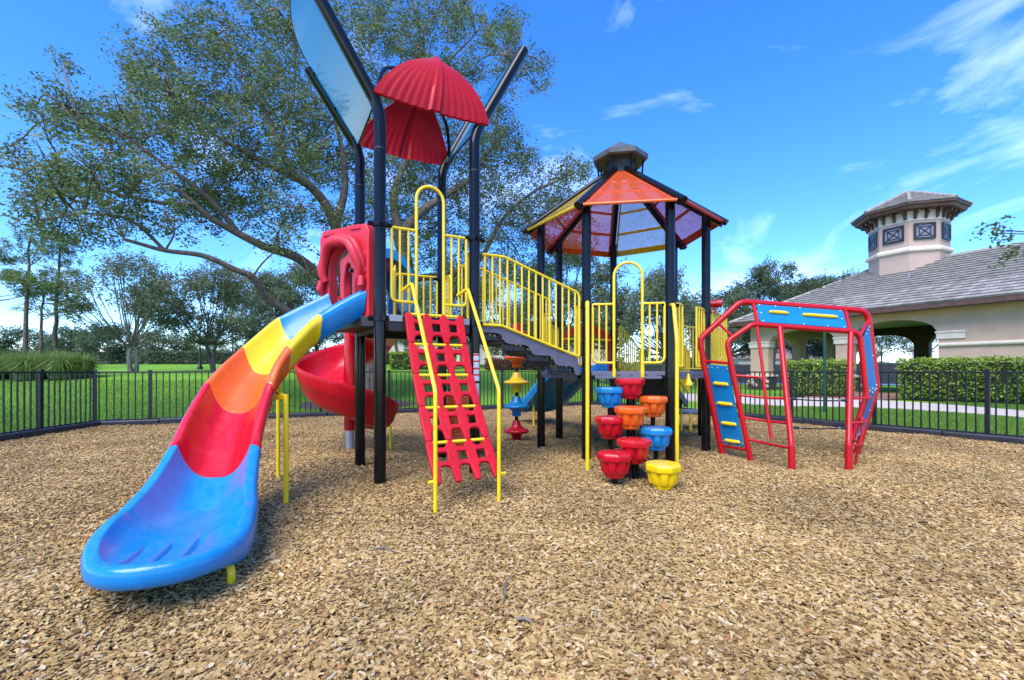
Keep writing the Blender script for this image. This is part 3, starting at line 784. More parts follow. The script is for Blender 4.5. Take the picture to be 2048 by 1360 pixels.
# ---- railings of the tall tower
def loop(fn, pts, rad, parent, r=.0165, name='guard_rail', mname='yellow_paint'):
    return MB().tube(fillet([fn(*p) for p in pts], rad, 6), r, 10).build(name, mname, parent)
fAC = lambda s, z, o=0.0: T(s, -o, z)
arc = [(.40, 1.74)] + [(.56 - .16 * math.cos(a), 3.14 + .16 * math.sin(a)) for a in np.linspace(0, math.pi, 14)] + [(.72, 1.74)]
MB().tube([fAC(*p) for p in arc], .0185, 10).build('arch_rail', 'yellow_paint', ps)
g = loop(fAC, [(.40, 2.78), (.125, 2.78), (.125, 1.98), (.40, 1.98)], [0, .02, .07, 0], ps)
for s in (.215, .31): vbar(g, fAC(s, 0), 1.98, 2.78)
g = loop(fAC, [(.72, 2.78), (1.0, 2.78), (1.0, 1.98), (.72, 1.98)], [0, .02, .07, 0], ps)
for s in (.815, .905): vbar(g, fAC(s, 0), 1.98, 2.78)
fBD = lambda s, z, o=0.0: T(s, SD + o, z)
g = loop(fBD, [(.45, 1.84), (.45, 2.52), (SD - .07, 2.52), (SD - .07, 1.90), (.45, 1.90)], [0, .07, .02, .02, 0], ps)
for k in range(1, 6): vbar(g, fBD(.45 + k * .098, 0), 1.9, 2.52)
f2, L2_, _, _ = frame2((fBD(.45, 0).x, fBD(.45, 0).y), (fBD(.30, 0, -.55).x, fBD(.30, 0, -.55).y))
g = loop(f2, [(0, 1.84), (0, 2.62), (L2_, 2.46), (L2_, 1.84)], [0, .06, .06, 0], ps)
for k in range(1, 5): vbar(g, f2(k * L2_ / 5, 0), 1.86, 2.6 - .16 * k / 5)
fCD = lambda s, z, o=0.0: T(SD + o, SD - s, z)
g = loop(fCD, [(.07, 2.50), (.34, 2.50), (.34, 1.86), (.07, 1.86)], [0, .07, .05, 0], ps)
for k in range(1, 3): vbar(g, fCD(.07 + k * .09, 0), 1.86, 2.5)
g = loop(fCD, [(SD - .07, 2.66), (SD - .20, 2.66), (SD - .20, 1.86), (SD - .07, 1.86)], [0, .05, .05, 0], ps)
vbar(g, fCD(SD - .13, 0), 1.86, 2.66)
fAB = lambda t, z: T(0, t, z)
g = loop(fAB, [(.07, 2.62), (.20, 2.62), (.20, 1.84), (.07, 1.84)], [0, .02, .02, 0], ps); vbar(g, fAB(.135, 0), 1.84, 2.62)

# ---- climber: five red panels on yellow rungs between two handrails
climb = [(.06, 1.84), (.19, 1.505), (.35, 1.175), (.545, .85), (.765, .53), (1.0, .215)]
CS0, CS1 = .25, .93
cl = MB(); rung_objs = []
for sa, sb_ in ((CS0 - .05, CS0 + .05), (CS1 - .05, CS1 + .06)): cl.tube([T(sa, -climb[-1][0], climb[-1][1]), T(sb_, -climb[-1][0], climb[-1][1])], .018, 10)
cl = cl.build('panel_climber', 'yellow_paint', ps); cl['label'] = 'leaning climber of red cut-out panels on yellow rungs'
for o_, z_ in climb[:-1]:
    MB().tube([T(CS0 + .03, -o_ - .005, z_), T(CS1 - .03, -o_ - .005, z_)], .0165, 10).build('rung', 'yellow_paint', cl)
def climb_panel(i):
    (o0, z0), (o1, z1) = climb[i], climb[i + 1]
    top = T(CS0, -o0, z0); bot = T(CS0, -o1, z1); D = bot - top; L = D.length; D.normalize(); X = E1; N = X.cross(D); N.normalize()
    if N.dot(V((0, -1, 0))) < 0: N = -N
    W = CS1 - CS0; th = .042
    lug = .085; gap = (W - 4 * lug) / 3
    xs = [0]
    for k in range(4):
        xs.append(xs[-1] + lug)
        if k < 3: xs.append(xs[-1] + gap)
    ys = [-.014, .036, .060, .112, .205, .252, .276, L - .014]
    off = [-.014, .000, .024, .010, .010, .024, .000, -.014]
    if i == 4: ys[-1] = L + .03
    rowfill = [lambda c: c % 2 == 0, lambda c: c % 2 == 0, lambda c: True, lambda c: c % 2 == 0, lambda c: True, lambda c: c % 2 == 0, lambda c: c % 2 == 0]
    m = MB(); shx = .020
    def P(x, y, n, shift=0): return top + X * (x + shift) + D * y + N * n
    vid = {}
    def vert(ci, ri, k):
        key = (ci, ri, k)
        if key not in vid:
            x = xs[ci]; y = ys[ri]
            if 0 < ci < len(xs) - 1: x += off[ri] if ci % 2 == 1 else -off[ri]
            elif off[ri] < 0: x += -off[ri] * .5 if ci == 0 else off[ri] * .5
            vid[key] = len(m.v); m.v.append(tuple(P(x, y, th / 2 if k else -th / 2)))
        return vid[key]
    nc = len(xs) - 1; nr = len(ys) - 1; full = lambda c, r_: 0 <= c < nc and 0 <= r_ < nr and rowfill[r_](c)
    for r_ in range(nr):
        for c in range(nc):
            if not full(c, r_): continue
            m.f.append((vert(c, r_, 1), vert(c + 1, r_, 1), vert(c + 1, r_ + 1, 1), vert(c, r_ + 1, 1)))
            m.f.append((vert(c, r_ + 1, 0), vert(c + 1, r_ + 1, 0), vert(c + 1, r_, 0), vert(c, r_, 0)))
            for (dc, dr, a, b) in ((-1, 0, (c, r_), (c, r_ + 1)), (1, 0, (c + 1, r_ + 1), (c + 1, r_)), (0, -1, (c + 1, r_), (c, r_)), (0, 1, (c, r_ + 1), (c + 1, r_ + 1))):
                if not full(c + dc, r_ + dr):
                    m.f.append((vert(*a, 0), vert(*b, 0), vert(*b, 1), vert(*a, 1)))
    o = m.build('climber_panel', 'red_rough', cl, angle=30)
    b = o.modifiers.new('edge', 'BEVEL'); b.width = .011; b.segments = 3; b.limit_method = 'ANGLE'; b.angle_limit = R(35)
    return o
for i in range(5): climb_panel(i)
for s, x0, y0 in ((.30, -.667, 3.965), (.95, -.124, 4.337)):
    b0 = V((x0, y0, 0)); attachp = T(s - .06, 0, 2.10); knee = T(s, -.16, 2.16)
    MB().tube(fillet([b0 - UP * .1, b0 + UP * 1.04, knee, attachp], [0, .12, .05, 0], 6), .0185, 12).build('handrail', 'yellow_paint', ps)

# ---- red canopy over the tall tower: two curved leaves meeting at the ridge
def leaf_canopy(sign):
    m = MB(); ns, nt = 61, 26; rings = []
    for j in range(nt + 1):
        f = j / nt
        ang = f * math.pi / 2
        z = 4.15 + .88 * math.sin(ang); inn = .62 * (1 - math.cos(ang)) - .08
        hw = .07 + .60 * math.sqrt(max(0.0, 1 - math.sin(min(1, f / .66) * math.pi / 2) ** 1.25))
        row = []
        for i in range(ns):
            u = 2 * i / (ns - 1) - 1
            wav = .006 * (abs((i % 4) - 2) - 1) * max(0, 1 - f * 1.7) ** 2 if 2 < i < ns - 3 else 0
            ctr = .03 * (1 if abs(u) < .085 else 0)
            bow = -.05 * (1 - u * u) * (1 - f)
            t = inn if sign > 0 else SD - inn
            row.append(T(.585 + .13 * min(1, f / .6) + u * hw, t - sign * (wav + ctr + .06 * (1 - u * u) * math.sin(ang)), z + bow * .6 + .5 * wav * (1 - f)))
        rings.append(row)
    inner = [[p + E2 * (sign * .022) - UP * .012 for p in r_] for r_ in rings]
    m.loft([ra + rb[::-1] for ra, rb in zip(rings, inner)], True, True)
    return m
cn = leaf_canopy(1).build('canopy', 'canopy_shade_red', ps, angle=50); cn['label'] = 'red curved canopy leaf with corrugated face'
cn2 = leaf_canopy(-1).build('canopy', 'canopy_shade_red', ps, angle=50)
MB().box(T(.60, -.10 + .62, 4.93), (.16, .30, .06), (E1, E2, UP)).build('ridge_cap', 'canopy_shade_red', cn, bevel=.015)
for s, sgn in ((-.02, 1), (SD + .10, -1)):
    a = T(s, .03, 4.16); b = T(s, SD - .03, 4.16)
    for q, tt in ((a, 0), (b, 1)):
        top = T(.585 - sgn * .10, SD / 2 + (.1 if tt else -.1), 4.84)
        mid = T(s + sgn * .12, (.20 if not tt else SD - .20), 4.60)
        MB().tube([np.array(p) for p in catmull([tuple(q), tuple(mid), tuple(top)], 6)], .022, 8).build('canopy_rod', 'black_paint', ps)

# ---- blue wing panels between the leaning post tops
def wing(pa, pb, sgn):
    a0, a1 = wing_ends[pa]; b0, b1 = wing_ends[pb]
    va = a1 - a0; vb = b1 - b0; inn = E2 * .085
    pts = [a0 + va * .06 + inn, a0 + va * .98 + inn]
    c0 = a0 + va * .98 + inn; c2 = b0 + vb * .97 - inn; ctrl = b0 + vb * 1.55 - inn; ctrl0 = a0 + va * 1.12 + inn * 3
    for k in range(1, 14):
        t = k / 14; pts.append(c0 * (1 - t) ** 3 + ctrl0 * 3 * t * (1 - t) ** 2 + ctrl * 3 * t * t * (1 - t) + c2 * t ** 3)
    pts += [c2, b0 + vb * .06 - inn]
    nrm = va.cross(E2).normalized()
    w = MB().prism(pts, nrm * .012).build('wing_panel', 'wing_blue', ps, angle=20)
    MB().tube([p + nrm * .006 for p in pts[1:-1]], .010, 6).build('panel_edging', 'black_paint', w)
    MB().tube([pts[0] + nrm * .006, pts[-1] + nrm * .006], .010, 6).build('panel_edging', 'black_paint', w)
    for v0, v, s in ((a0, va, 1), (b0, vb, -1)):
        for f in (.15, .5, .9): MB().bar(v0 + v * f + E2 * s * .05, v0 + v * f + E2 * s * .12, .03, .03).build('clip', 'black_paint', w)
    return w
wing('A', 'B', -1); wing('C', 'D', 1)

# ---- curved slide in five coloured sections
CP = [(-1.87, 5.08, 2.105, .275, .27, 242), (-2.06, 4.97, 1.975, .290, .27, 242), (-2.27, 4.82, 1.80, .31, .27, 243), (-2.36, 4.64, 1.63, .31, .27, 244), (-2.425, 4.45, 1.455, .31, .27, 246),
      (-2.455, 4.25, 1.285, .31, .27, 252), (-2.445, 4.05, 1.11, .31, .27, 259), (-2.38, 3.76, .87, .30, .26, 266), (-2.28, 3.48, .655, .29, .25, 273), (-2.16, 3.17, .475, .30, .215, 281), (-2.03, 2.86, .375, .335, .16, 287)]
dense = catmull(CP, 10)
def slide_frames(rows_):
    out = []
    for i, p in enumerate(rows_):
        a = rows_[max(i - 1, 0)]; b = rows_[min(i + 1, len(rows_) - 1)]
        t = V((math.cos(R(p[5])), math.sin(R(p[5])), 0)); out.append((V((p[0], p[1], p[2])), t, V((-t.y, t.x, 0)), p[3], p[4]))
    return out
FR = slide_frames(dense)
def prof(mm):
    """height (0 bed .. 1 rim) over the half width"""
    return min(1, mm / .93) ** 2.9
BJ = [-1, -.955, -.92, -.88, -.83, -.77, -.70, -.60, -.5, -.38, -.25, -.12, 0, .12, .25, .38, .5, .60, .70, .77, .83, .88, .92, .955, 1]
def slide_ring(fr_, grow=0.0):
    c, t, lat, hw, dp = fr_; ring = []
    hw += grow
    for b in BJ[::-1] if False else BJ:
        h = prof(abs(b)) - 1
        ring.append(c + lat * (b * hw) + UP * (h * dp + grow))
    for (dx, dz) in ((.026, -.004), (.044, -.016), (.056, -.042), (.056, -.080), (.044, -.13), (.030, -dp * .80), (-.02, -dp - .03), (-.12, -dp - .055)):
        ring.append(c + lat * (hw + dx) + UP * dz)
    for (dx, dz) in ((-.12, -dp - .055), (-.02, -dp - .03), (.030, -dp * .80), (.044, -.13), (.056, -.080), (.056, -.042), (.044, -.016), (.026, -.004)):
        ring.append(c - lat * (hw + dx) + UP * dz)
    return ring
slide = MB().tube([V((-2.04, 4.11, -.1)), V((-2.04, 4.11, 1.0)), V((-2.16, 4.17, 1.02))], .022, 10)
slide = slide.build('curved_slide', 'yellow_paint', ps); slide['label'] = 'curved slide of blue, yellow, orange, red and blue sections'
MB().tube(fillet([V((-2.66, 5.18, -.1)), V((-2.66, 5.18, 1.02)), V((-2.50, 4.75, 1.16))], .05), .021, 10).build('leg', 'yellow_paint', slide)
MB().box((-2.09, 4.13, .985), (.11, .05, .05)).build('leg_clamp', 'yellow_paint', slide, bevel=.008)
for (i0, i1, mt) in ((0, 20, 'blue_plastic'), (20, 40, 'yellow_plastic'), (40, 60, 'orange_plastic'), (60, 80, 'red_plastic')):
    rings = [slide_ring(FR[i], .004 if i >= i1 - 1 or i <= i0 + 1 else 0) for i in range(i0, i1 + 1)]
    MB().loft(rings, True, True).build('slide_section', mt, slide, angle=50)
# the run-out: widens and ends in a rounded rolled rim
def runout():
    m = MB(); last = FR[-1]; c0, t0, lat0, hw0, dp0 = last
    i0 = 80; rows_ = []
    nb = 101; B = [2 * k / (nb - 1) - 1 for k in range(nb)]; B = [.75 * b + .25 * math.sin(math.pi / 2 * b) for b in B]
    def put(c, lat, hw, dp, bq, mm, along, extra=0):
        h = prof(mm) - 1; z = c.z + h * dp
        return c + lat * (bq * hw) + UP * (h * dp + extra)
    for i in range(i0, len(FR)):
        c, t, lat, hw, dp = FR[i]
        f = (i - i0) / max(1, (len(FR) - 1 - i0))
        rows_.append([put(c, lat, hw, dp, b, abs(b), 0) for b in B])
    CAPL = .64; na = 44; tdir = V((math.cos(R(290)), math.sin(R(290)), 0)); lat = V((-tdir.y, tdir.x, 0)); PW = 2.5
    for k in range(1, na + 1):
        q = math.sin(math.pi / 2 * k / na); row = []
        W0 = hw0 + (.365 - hw0) * smooth(0, .55, q); W = W0 * max(.004, 1 - q ** PW) ** (1 / PW)
        dp = dp0 + (.040 - dp0) * smooth(0, .9, q)
        mixl = lat0.lerp(lat, min(1, q * 2)).normalized(); zc = c0.z - .115 * smooth(0, .85, q)
        for b in B:
            xx = b * W / W0
            mm = min(1, (abs(xx) ** PW + q ** PW) ** (1 / PW)); share = (q / max(mm, .01)) ** PW
            gr = 0
            for gb, g0, g1 in ((-.42, .22, .78), (-.06, .16, .82), (.30, .10, .78)):
                if g0 < q < g1:
                    env = smooth(g0, g0 + .22, q) * (1 - smooth(g1 - .06, g1, q)); gr -= .024 * env * math.exp(-((xx - gb) / .036) ** 2)
            h = min(1, mm / .95) ** (2.9 + 4.5 * smooth(0, .6, q) + 5 * share) - 1
            row.append(V((c0.x, c0.y, zc)) + tdir * (q * CAPL) + mixl * (b * W) + UP * (h * dp + gr))
        rows_.append(row)
    nrow = len(rows_); k0 = 0
    for r_ in rows_: m.v += [tuple(p) for p in r_]
    for i in range(nrow - 1):
        for j in range(nb - 1): m.f.append((i * nb + j, i * nb + j + 1, (i + 1) * nb + j + 1, (i + 1) * nb + j))
    # rolled rim and outer wall along the boundary
    bound = [(i, 0) for i in range(nrow)] + [(i, nb - 1) for i in range(nrow - 1, -1, -1)]
    pts = [V(rows_[i][j]) for i, j in bound]; n = len(pts); prev = [i * nb + j for i, j in bound]
    outs = []
    for k in range(n):
        d = pts[min(k + 1, n - 1)] - pts[max(k - 1, 0)]; o = V((d.y, -d.x, 0)).normalized()
        cen = V((c0.x, c0.y, 0)) + tdir * .15
        if (o.dot(V((pts[k].x, pts[k].y, 0)) - cen)) < 0 and bound[k][0] > nrow - na // 2: o = -o
        if bound[k][0] <= nrow - na // 2:
            i, j = bound[k]; other = rows_[i][nb - 1 - j]; o2 = (pts[k] - V(other)); o2.z = 0
            o = o2.normalized()
        outs.append(o)
    for _ in range(4):
        outs = [outs[0]] + [(outs[k - 1] + outs[k] * 2 + outs[k + 1]).normalized() for k in range(1, n - 1)] + [outs[-1]]
    for (dx, dz) in ((.026, -.004), (.044, -.016), (.056, -.042), (.056, -.080), (.042, -.112), (.010, -.132), (-.06, -.138), (-.16, -.130)):
        cur = []
        for k in range(n):
            i = bound[k][0]; thin = 1 - .38 * smooth(nrow - na * .8, nrow - na * .2, i); p = pts[k] + outs[k] * (dx * thin if dx > 0 else dx) + UP * dz * (1 - .25 * (1 - thin))
            deep = (1 - smooth(nrow - na, nrow - na * .4, i)) * .16
            if dz < -.09: p.z -= deep * min(1, (-dz - .09) / .03)
            cur.append(len(m.v)); m.v.append(tuple(p))
        for k in range(n - 1): m.f.append((prev[k], prev[k + 1], cur[k + 1], cur[k]))
        prev = cur
    m.f.append(tuple(prev))
    return m.build('slide_section', 'blue_plastic', slide, angle=60)
runout()
for (x, y, x2, y2) in ((-2.03, 2.54, -1.98, 2.70), (-1.615, 2.62, -1.72, 2.72)):
    MB().tube(fillet([V((x, y, -.1)), V((x, y, .08)), V((x2, y2, .15))], .06), .022, 8).build('leg', 'yellow_paint', slide)

# ---- red moulded entrance panels
def hood_panel(center, heading, w, h, z0, depth, name, parent, label=None, brow=True, ow=.30, oh=.80):
    """rectangular panel with an arched opening; heading = outward direction (radians)"""
    n = V((math.cos(heading), math.sin(heading), 0)); x = V((-n.y, n.x, 0)); c = V((center[0], center[1], z0))
    N = 40; outer = []; inner = []
    ih = w * ow
    for k in range(N + 1):
        f = k / N
        if f < .25: px, pz = -ih, (f / .25) * (oh - ih)
        elif f < .75:
            a = math.pi * (1 - (f - .25) / .5); px, pz = ih * math.cos(a), (oh - ih) + ih * 1.08 * math.sin(a)
        else: px, pz = ih, (1 - f) / .25 * (oh - ih)
        inner.append((px, pz))
        # outer point on the rectangle in the same direction
        if f < .25: ox, oz = -w / 2, (f / .25) * (oh - ih) * 1.0
        elif f > .75: ox, oz = w / 2, (1 - f) / .25 * (oh - ih)
        else:
            a = math.pi * (1 - (f - .25) / .5); dx, dz = math.cos(a), math.sin(a); cz = oh - ih
            tx = (w / 2) / abs(dx) if abs(dx) > 1e-6 else 1e9; tz = (h - cz) / dz if dz > 1e-6 else 1e9
            t = min(tx, tz); ox, oz = dx * t, cz + dz * t
        outer.append((ox, oz))
    P = lambda q, o: c + x * q[0] + UP * q[1] + n * o
    m = MB(); rings = []
    for k in range(N + 1):
        o_, i_ = outer[k], inner[k]; lerp = lambda f: (i_[0] + (o_[0] - i_[0]) * f, i_[1] + (o_[1] - i_[1]) * f)
        rings.append([P(lerp(0), -depth * .4), P(lerp(0), depth * .35), P(lerp(.10), depth * .45), P(lerp(.55), depth * (.42 + .06 * math.sin(k * 1.9))), P(lerp(.92), depth * .5), P(lerp(1), depth * .42), P(lerp(1), -depth * .5), P(lerp(.92), -depth * .55), P(lerp(.1), -depth * .55)])
    m.loft(rings, True, True)
    o = m.build(name, 'red_faded', parent, angle=34, bevel=.006)
    if label: o['label'] = label
    if brow:
        pts = []; rs = []
        for k in range(25):
            f = k / 24; a = math.pi * (1.14 - 1.28 * f)
            rad = ih * 1.20 + .006 * math.sin(k * .9)
            wob = .008 * math.sin(k * .8)
            pts.append(P((rad * math.cos(a), (oh - ih) * .98 + rad * 1.1 * math.sin(a)), depth * .45 + .06 * math.sin(math.pi * min(1, max(0, f))) + .03 + wob))
            rs.append(.036 + .022 * math.sin(math.pi * f) + .006 * math.sin(k * .7))
        MB().tube(pts, rs, 12).build('brow', 'red_faded', o)
        pts2 = [p + n * -.03 + UP * .035 + x * (.03 if k > 12 else -.03) for k, p in enumerate(pts)]
        MB().tube(pts2, [r_ * .8 for r_ in rs], 10).build('brow', 'red_faded', o)
        for sx in (-1, 1):
            q = (sx * ih * 1.36, (oh - ih) * .52)
            MB().tube([P((q[0], q[1] + .16), depth * .6 + .02), P((q[0] * 1.02, q[1] + .06), depth * .6 + .03), P(q, depth * .55)], [.035, .045, .02], 10).build('brow', 'red_faded', o)
        # chiselled facets
        for (fx, fz, fw, fh, rot) in ((-.40, .22, .10, .20, .2), (.41, .24, .09, .22, -.25), (.40, .60, .09, .22, .12), (-.41, .62, .08, .18, -.15), (-.30, .96, .22, .05, .05), (.24, .975, .2, .05, -.06)):
            u = x * math.cos(rot) + UP * math.sin(rot); v = UP * math.cos(rot) - x * math.sin(rot)
            MB().box(P((fx * w, fz * h), depth * .47), (fw * w, fh * h, .022), (u, v, n)).build('facet', 'red_faded', o, bevel=.008)
    return o
hood_panel((-1.86, 5.15), R(243), .76, 1.05, 1.78, .13, 'slide_entrance', ps, 'red moulded rock-look panel with arched slide opening', True, .30, .82)
hood_panel((-2.16, 6.12), R(212), .86, .98, 1.80, .12, 'slide_entrance', ps, None, False, .31, .84)

# ---- spiral slide round a red pole
SC = V((-2.53, 7.1, 0))
sp_pole = MB().tube([SC + UP * .30, SC + UP * 1.92], .085, 18).build('spiral_slide', 'red_plastic', ps)
sp_pole['label'] = 'red spiral slide around a red pole'
MB().tube([SC - UP * .1, SC + UP * .31], .07, 16).build('pole_foot', 'galvanised', sp_pole)
pr = [(.09, .26), (.11, .05), (.2, -.01), (.38, -.03), (.54, .0), (.63, .07), (.69, .20), (.725, .35), (.735, .39), (.76, .405), (.785, .39), (.785, .33), (.76, .24), (.745, .18), (.735, .17), (.70, .04), (.62, -.07), (.40, -.11), (.18, -.09), (.10, -.05)]
rings = []; n = 64
for k in range(n + 1):
    f = k / n; ph = R(18) + f * R(338); zb = 1.68 - 1.30 * (f ** .93) + .04 * smooth(.85, 1, f)
    wk = 1 + .25 * (1 - smooth(0, .5, f)) ; wk *= 1 - .25 * smooth(.88, 1, f)
    rings.append([SC + V((math.cos(ph) * r_, math.sin(ph) * r_, zb + (h * wk if h > 0 else h))) for r_, h in pr])
MB().loft(rings, True, True).build('chute', 'red_plastic', sp_pole, angle=50)
MB().tube([SC + V((.62, .05, -.1)), SC + V((.62, .05, .36))], .022, 8).build('leg', 'yellow_paint', sp_pole)
# entry trough between deck and spiral
en0 = T(.10, SD + .04, 0); en1 = SC + V((math.cos(R(18)) * .42, math.sin(R(18)) * .42, 0)); d = (en1 - en0).normalized(); x = V((-d.y, d.x, 0)); rings = []
for f in np.linspace(0, 1, 6):
    p = en0.lerp(en1, f); z = 1.78 - .12 * f
    rings.append([p + x * a + UP * (z + b) for a, b in ((-.34, .40), (-.30, .1), (-.2, 0), (.2, 0), (.30, .1), (.34, .40), (.37, .40), (.33, .06), (.22, -.05), (-.22, -.05), (-.33, .06), (-.37, .40))])
MB().loft(rings, True, True).build('entry_trough', 'red_plastic', sp_pole, angle=50)
hm = MB(); hc = T(.42, SD + .22, 0); rings = []
for f in np.linspace(0, 1, 9):
    o_ = f * .75; sc = math.sqrt(max(.04, 1 - (max(0, f - .3) / .7) ** 2 * .75)); ring = []
    for a in np.linspace(0, math.pi, 15): ring.append(hc + E2 * o_ + E1 * (.36 * sc * math.cos(a)) + UP * (2.46 + .44 * sc * math.sin(a)))
    ring = [hc + E2 * o_ + E1 * .36 * sc + UP * 1.80] + ring + [hc + E2 * o_ - E1 * .36 * sc + UP * 1.80]
    rings.append(ring)
inner = [[hc + (p - hc) * .955 for p in r_] for r_ in rings]
hm.loft([a + b[::-1] for a, b in zip(rings, inner)], True, True)
hd = hm.build('slide_hood', 'blue_plastic', ps, angle=50); hd['label'] = 'blue domed hood over the spiral slide entrance'
hm = MB().tube([hc + E1 * .365 + UP * 2.36 + E2 * o_ for o_ in (0, .25)] , .012, 6).build('hood_seam', 'blue_plastic', hd)

# ---- heptagonal tower
HC = V((1.724, 7.28, 0)); HA = R(-123.8); HR = 1.27
HP = [HC + V((HR * math.cos(HA + k * math.tau / 7), HR * math.sin(HA + k * math.tau / 7), 0)) for k in range(7)]
FL, FRp, RP, BRp, BC, BL, LP_ = HP
RIDGE_S = (4.40 - 3.38) / (1.55 - .12)
for k, p in enumerate(HP):
    top = 3.38 + (1.55 - HR) * RIDGE_S
    po = MB().tube([p - UP * .15, p + UP * top], .0635, 18).build('post', 'black_paint', ps)
    rad = (p - HC).normalized(); tn = V((-rad.y, rad.x, 0))
    collar(p, 2.10, po, dirs=(tn, -tn)); collar(p, 1.14, po, dirs=(tn, -tn))
q7 = lambda r_, z: [HC + V((r_ * math.cos(HA + k * math.tau / 7), r_ * math.sin(HA + k * math.tau / 7), z)) for k in range(7)]
dk = MB().loft([q7(HR + .01, 1.175), q7(HR + .01, 1.215)], True, True).build('deck', 'grey_deck', ps, angle=20)
for k in range(7):
    a, b = HP[k], HP[(k + 1) % 7]; d = (b - a).normalized(); nr = V((d.y, -d.x, 0))
    fo = MB().bar(a + d * .075 + nr * .03 + UP * 1.165, b - d * .075 + nr * .03 + UP * 1.165, .04, .10).build('deck_fascia', 'grey_deck', dk, bevel=.006)
    sl = MB()
    for s in (.16, .20, .36, .41, .58, .72, .76, .92, .97): sl.bar(a + d * s + nr * .052 + UP * 1.165, a + d * (s + (.035 if s > .3 else .02)) + nr * .052 + UP * 1.165, .004, .012)
    sl.build('fascia_slots', 'black_matt', dk, angle=0, kind='stuff')
def face(k):
    a, b = HP[k], HP[(k + 1) % 7]; return frame2((a.x, a.y), (b.x, b.y))[0]
# front face with arch rail
f = face(0)
arc = [(.365, 1.15)] + [(.55 - .185 * math.cos(a), 2.49 + .185 * math.sin(a)) for a in np.linspace(0, math.pi, 14)] + [(.735, 1.15)]
MB().tube([f(s, z, .055) for s, z in arc], .0195, 10).build('arch_rail', 'yellow_paint', ps)
for s in (.365, .735): MB().bar(f(s, 1.13, .06), f(s, 1.25, .06), .055, .02, E1).build('rail_tab', 'yellow_paint', ps, bevel=.006)
for (s0, s1, bs) in ((.365, .085, (.17, .265)), (.735, 1.02, (.83, .925))):
    g = loop(lambda s, z: f(s, z, .055), [(s0, 2.12), (s1, 2.12), (s1, 1.33), (s0, 1.33)], [0, .02, .09, 0], ps)
    for s in bs: vbar(g, f(s, 0, .055), 1.33, 2.12)
# yellow grab poles in front of the two front posts
for p, off, sx in ((FL, .66, 0.0), (FRp, .42, -.02)):
    nr = V((-.141, -.99, 0)); b0 = p + nr * off; 
    MB().tube(fillet([b0 - UP * .1, b0 + UP * 1.60, p + nr * (.22 if off < .5 else off * .92) + UP * 2.07, p + UP * 2.10], [0, .3, .04, 0], 6), .024, 12).build('grab_pole', 'yellow_paint', ps)
# other faces of the tower
def rails(fn, s0, s1, z0, z1, nb, par=ps, slope=0.0):
    g = loop(fn, [(s0, z1), (s1, z1 - slope), (s1, z0 - slope), (s0, z0), (s0, z1)], [.03, .04, .04, .03, .0], par)
    for k in range(1, nb):
        s = s0 + (s1 - s0) * k / nb; vbar(g, fn(s, 0), z0 - slope * k / nb, z1 - slope * k / nb)
    return g
f1 = face(1)
rails(f1, .09, .34, 1.28, 2.14, 3); rails(f1, .78, 1.03, 1.28, 2.14, 3)
f6 = face(6); rails(f6, .09, .22, 1.30, 2.10, 2); rails(f6, .90, 1.03, 1.30, 2.12, 2)
f5 = face(5); rails(f5, .08, 1.03, 1.28, 1.98, 9)
f2h = face(2); rails(f2h, .75, 1.03, 1.28, 2.08, 3)
fe, _, _, _ = frame2((RP.x + .06, RP.y + .07), (3.62, 7.70)); ge = rails(fe, 0.0, 1.05, 1.26, 2.14, 10)
fe2, _, _, _ = frame2((BRp.x + .05, BRp.y + .05), (3.55, 8.55)); rails(fe2, 0.0, .95, 1.26, 2.02, 8)
lnd = MB().prism([RP + UP * 1.165, V((3.62, 7.72, 1.165)), V((3.55, 8.55, 1.165)), BRp + UP * 1.165], (0, 0, .045)).build('landing', 'grey_deck', ps, bevel=.006)
for q in ((3.60, 7.72), (3.53, 8.52)): MB().tube([V((*q, -.1)), V((*q, 1.16))], .05, 14).build('post', 'black_paint', ps)
# toy viewer on the railing top
tv = MB().lathe([(.03, -.10), (.055, -.09), (.055, .02), (.065, .03), (.065, .10), (.045, .105)], V((3.16, 7.10, 2.27)), 14, (V((.3, .95, 0)).normalized(), UP, V((.95, -.3, 0)).normalized())).build('toy_viewer', 'red_plastic', ps)
MB().tube([V((3.16, 7.10, 2.12)), V((3.16, 7.10, 2.24))], .022, 8).build('viewer_stand', 'red_plastic', tv)
# steps going down at the back with sloping rails
ns = V((math.cos(HA + 3.5 * math.tau / 7), math.sin(HA + 3.5 * math.tau / 7), 0)); xs_ = V((-ns.y, ns.x, 0)); c0 = (BRp + BC) / 2
bk_ = MB().bar(c0 + ns * .05 - xs_ * .42 + UP * 1.12, c0 + ns * 1.5 - xs_ * .42 + UP * .55, .03, .14).bar(c0 + ns * .05 + xs_ * .42 + UP * 1.12, c0 + ns * 1.5 + xs_ * .42 + UP * .55, .03, .14).build('back_steps', 'grey_deck', ps)
for k in range(5):
    MB().box(c0 + ns * (.20 + k * .28) + UP * (1.03 - k * .11), (.27, .82, .03), (ns, xs_, UP)).build('tread', 'slotted_steel', bk_, angle=0)
    MB().box(c0 + ns * (.05 + k * .28) + UP * (1.02 - k * .11 + .0), (.012, .82, .19), (ns, xs_, UP)).build('riser', 'slotted_steel', bk_, angle=0)
for sg_ in (-.46, .46):
    a = c0 + xs_ * sg_ + ns * .08; fb, _, _, _ = frame2((a.x, a.y), ((a + ns).x, (a + ns).y)); rails(fb, 0, 1.45, 1.26, 2.08, 12, slope=.50)
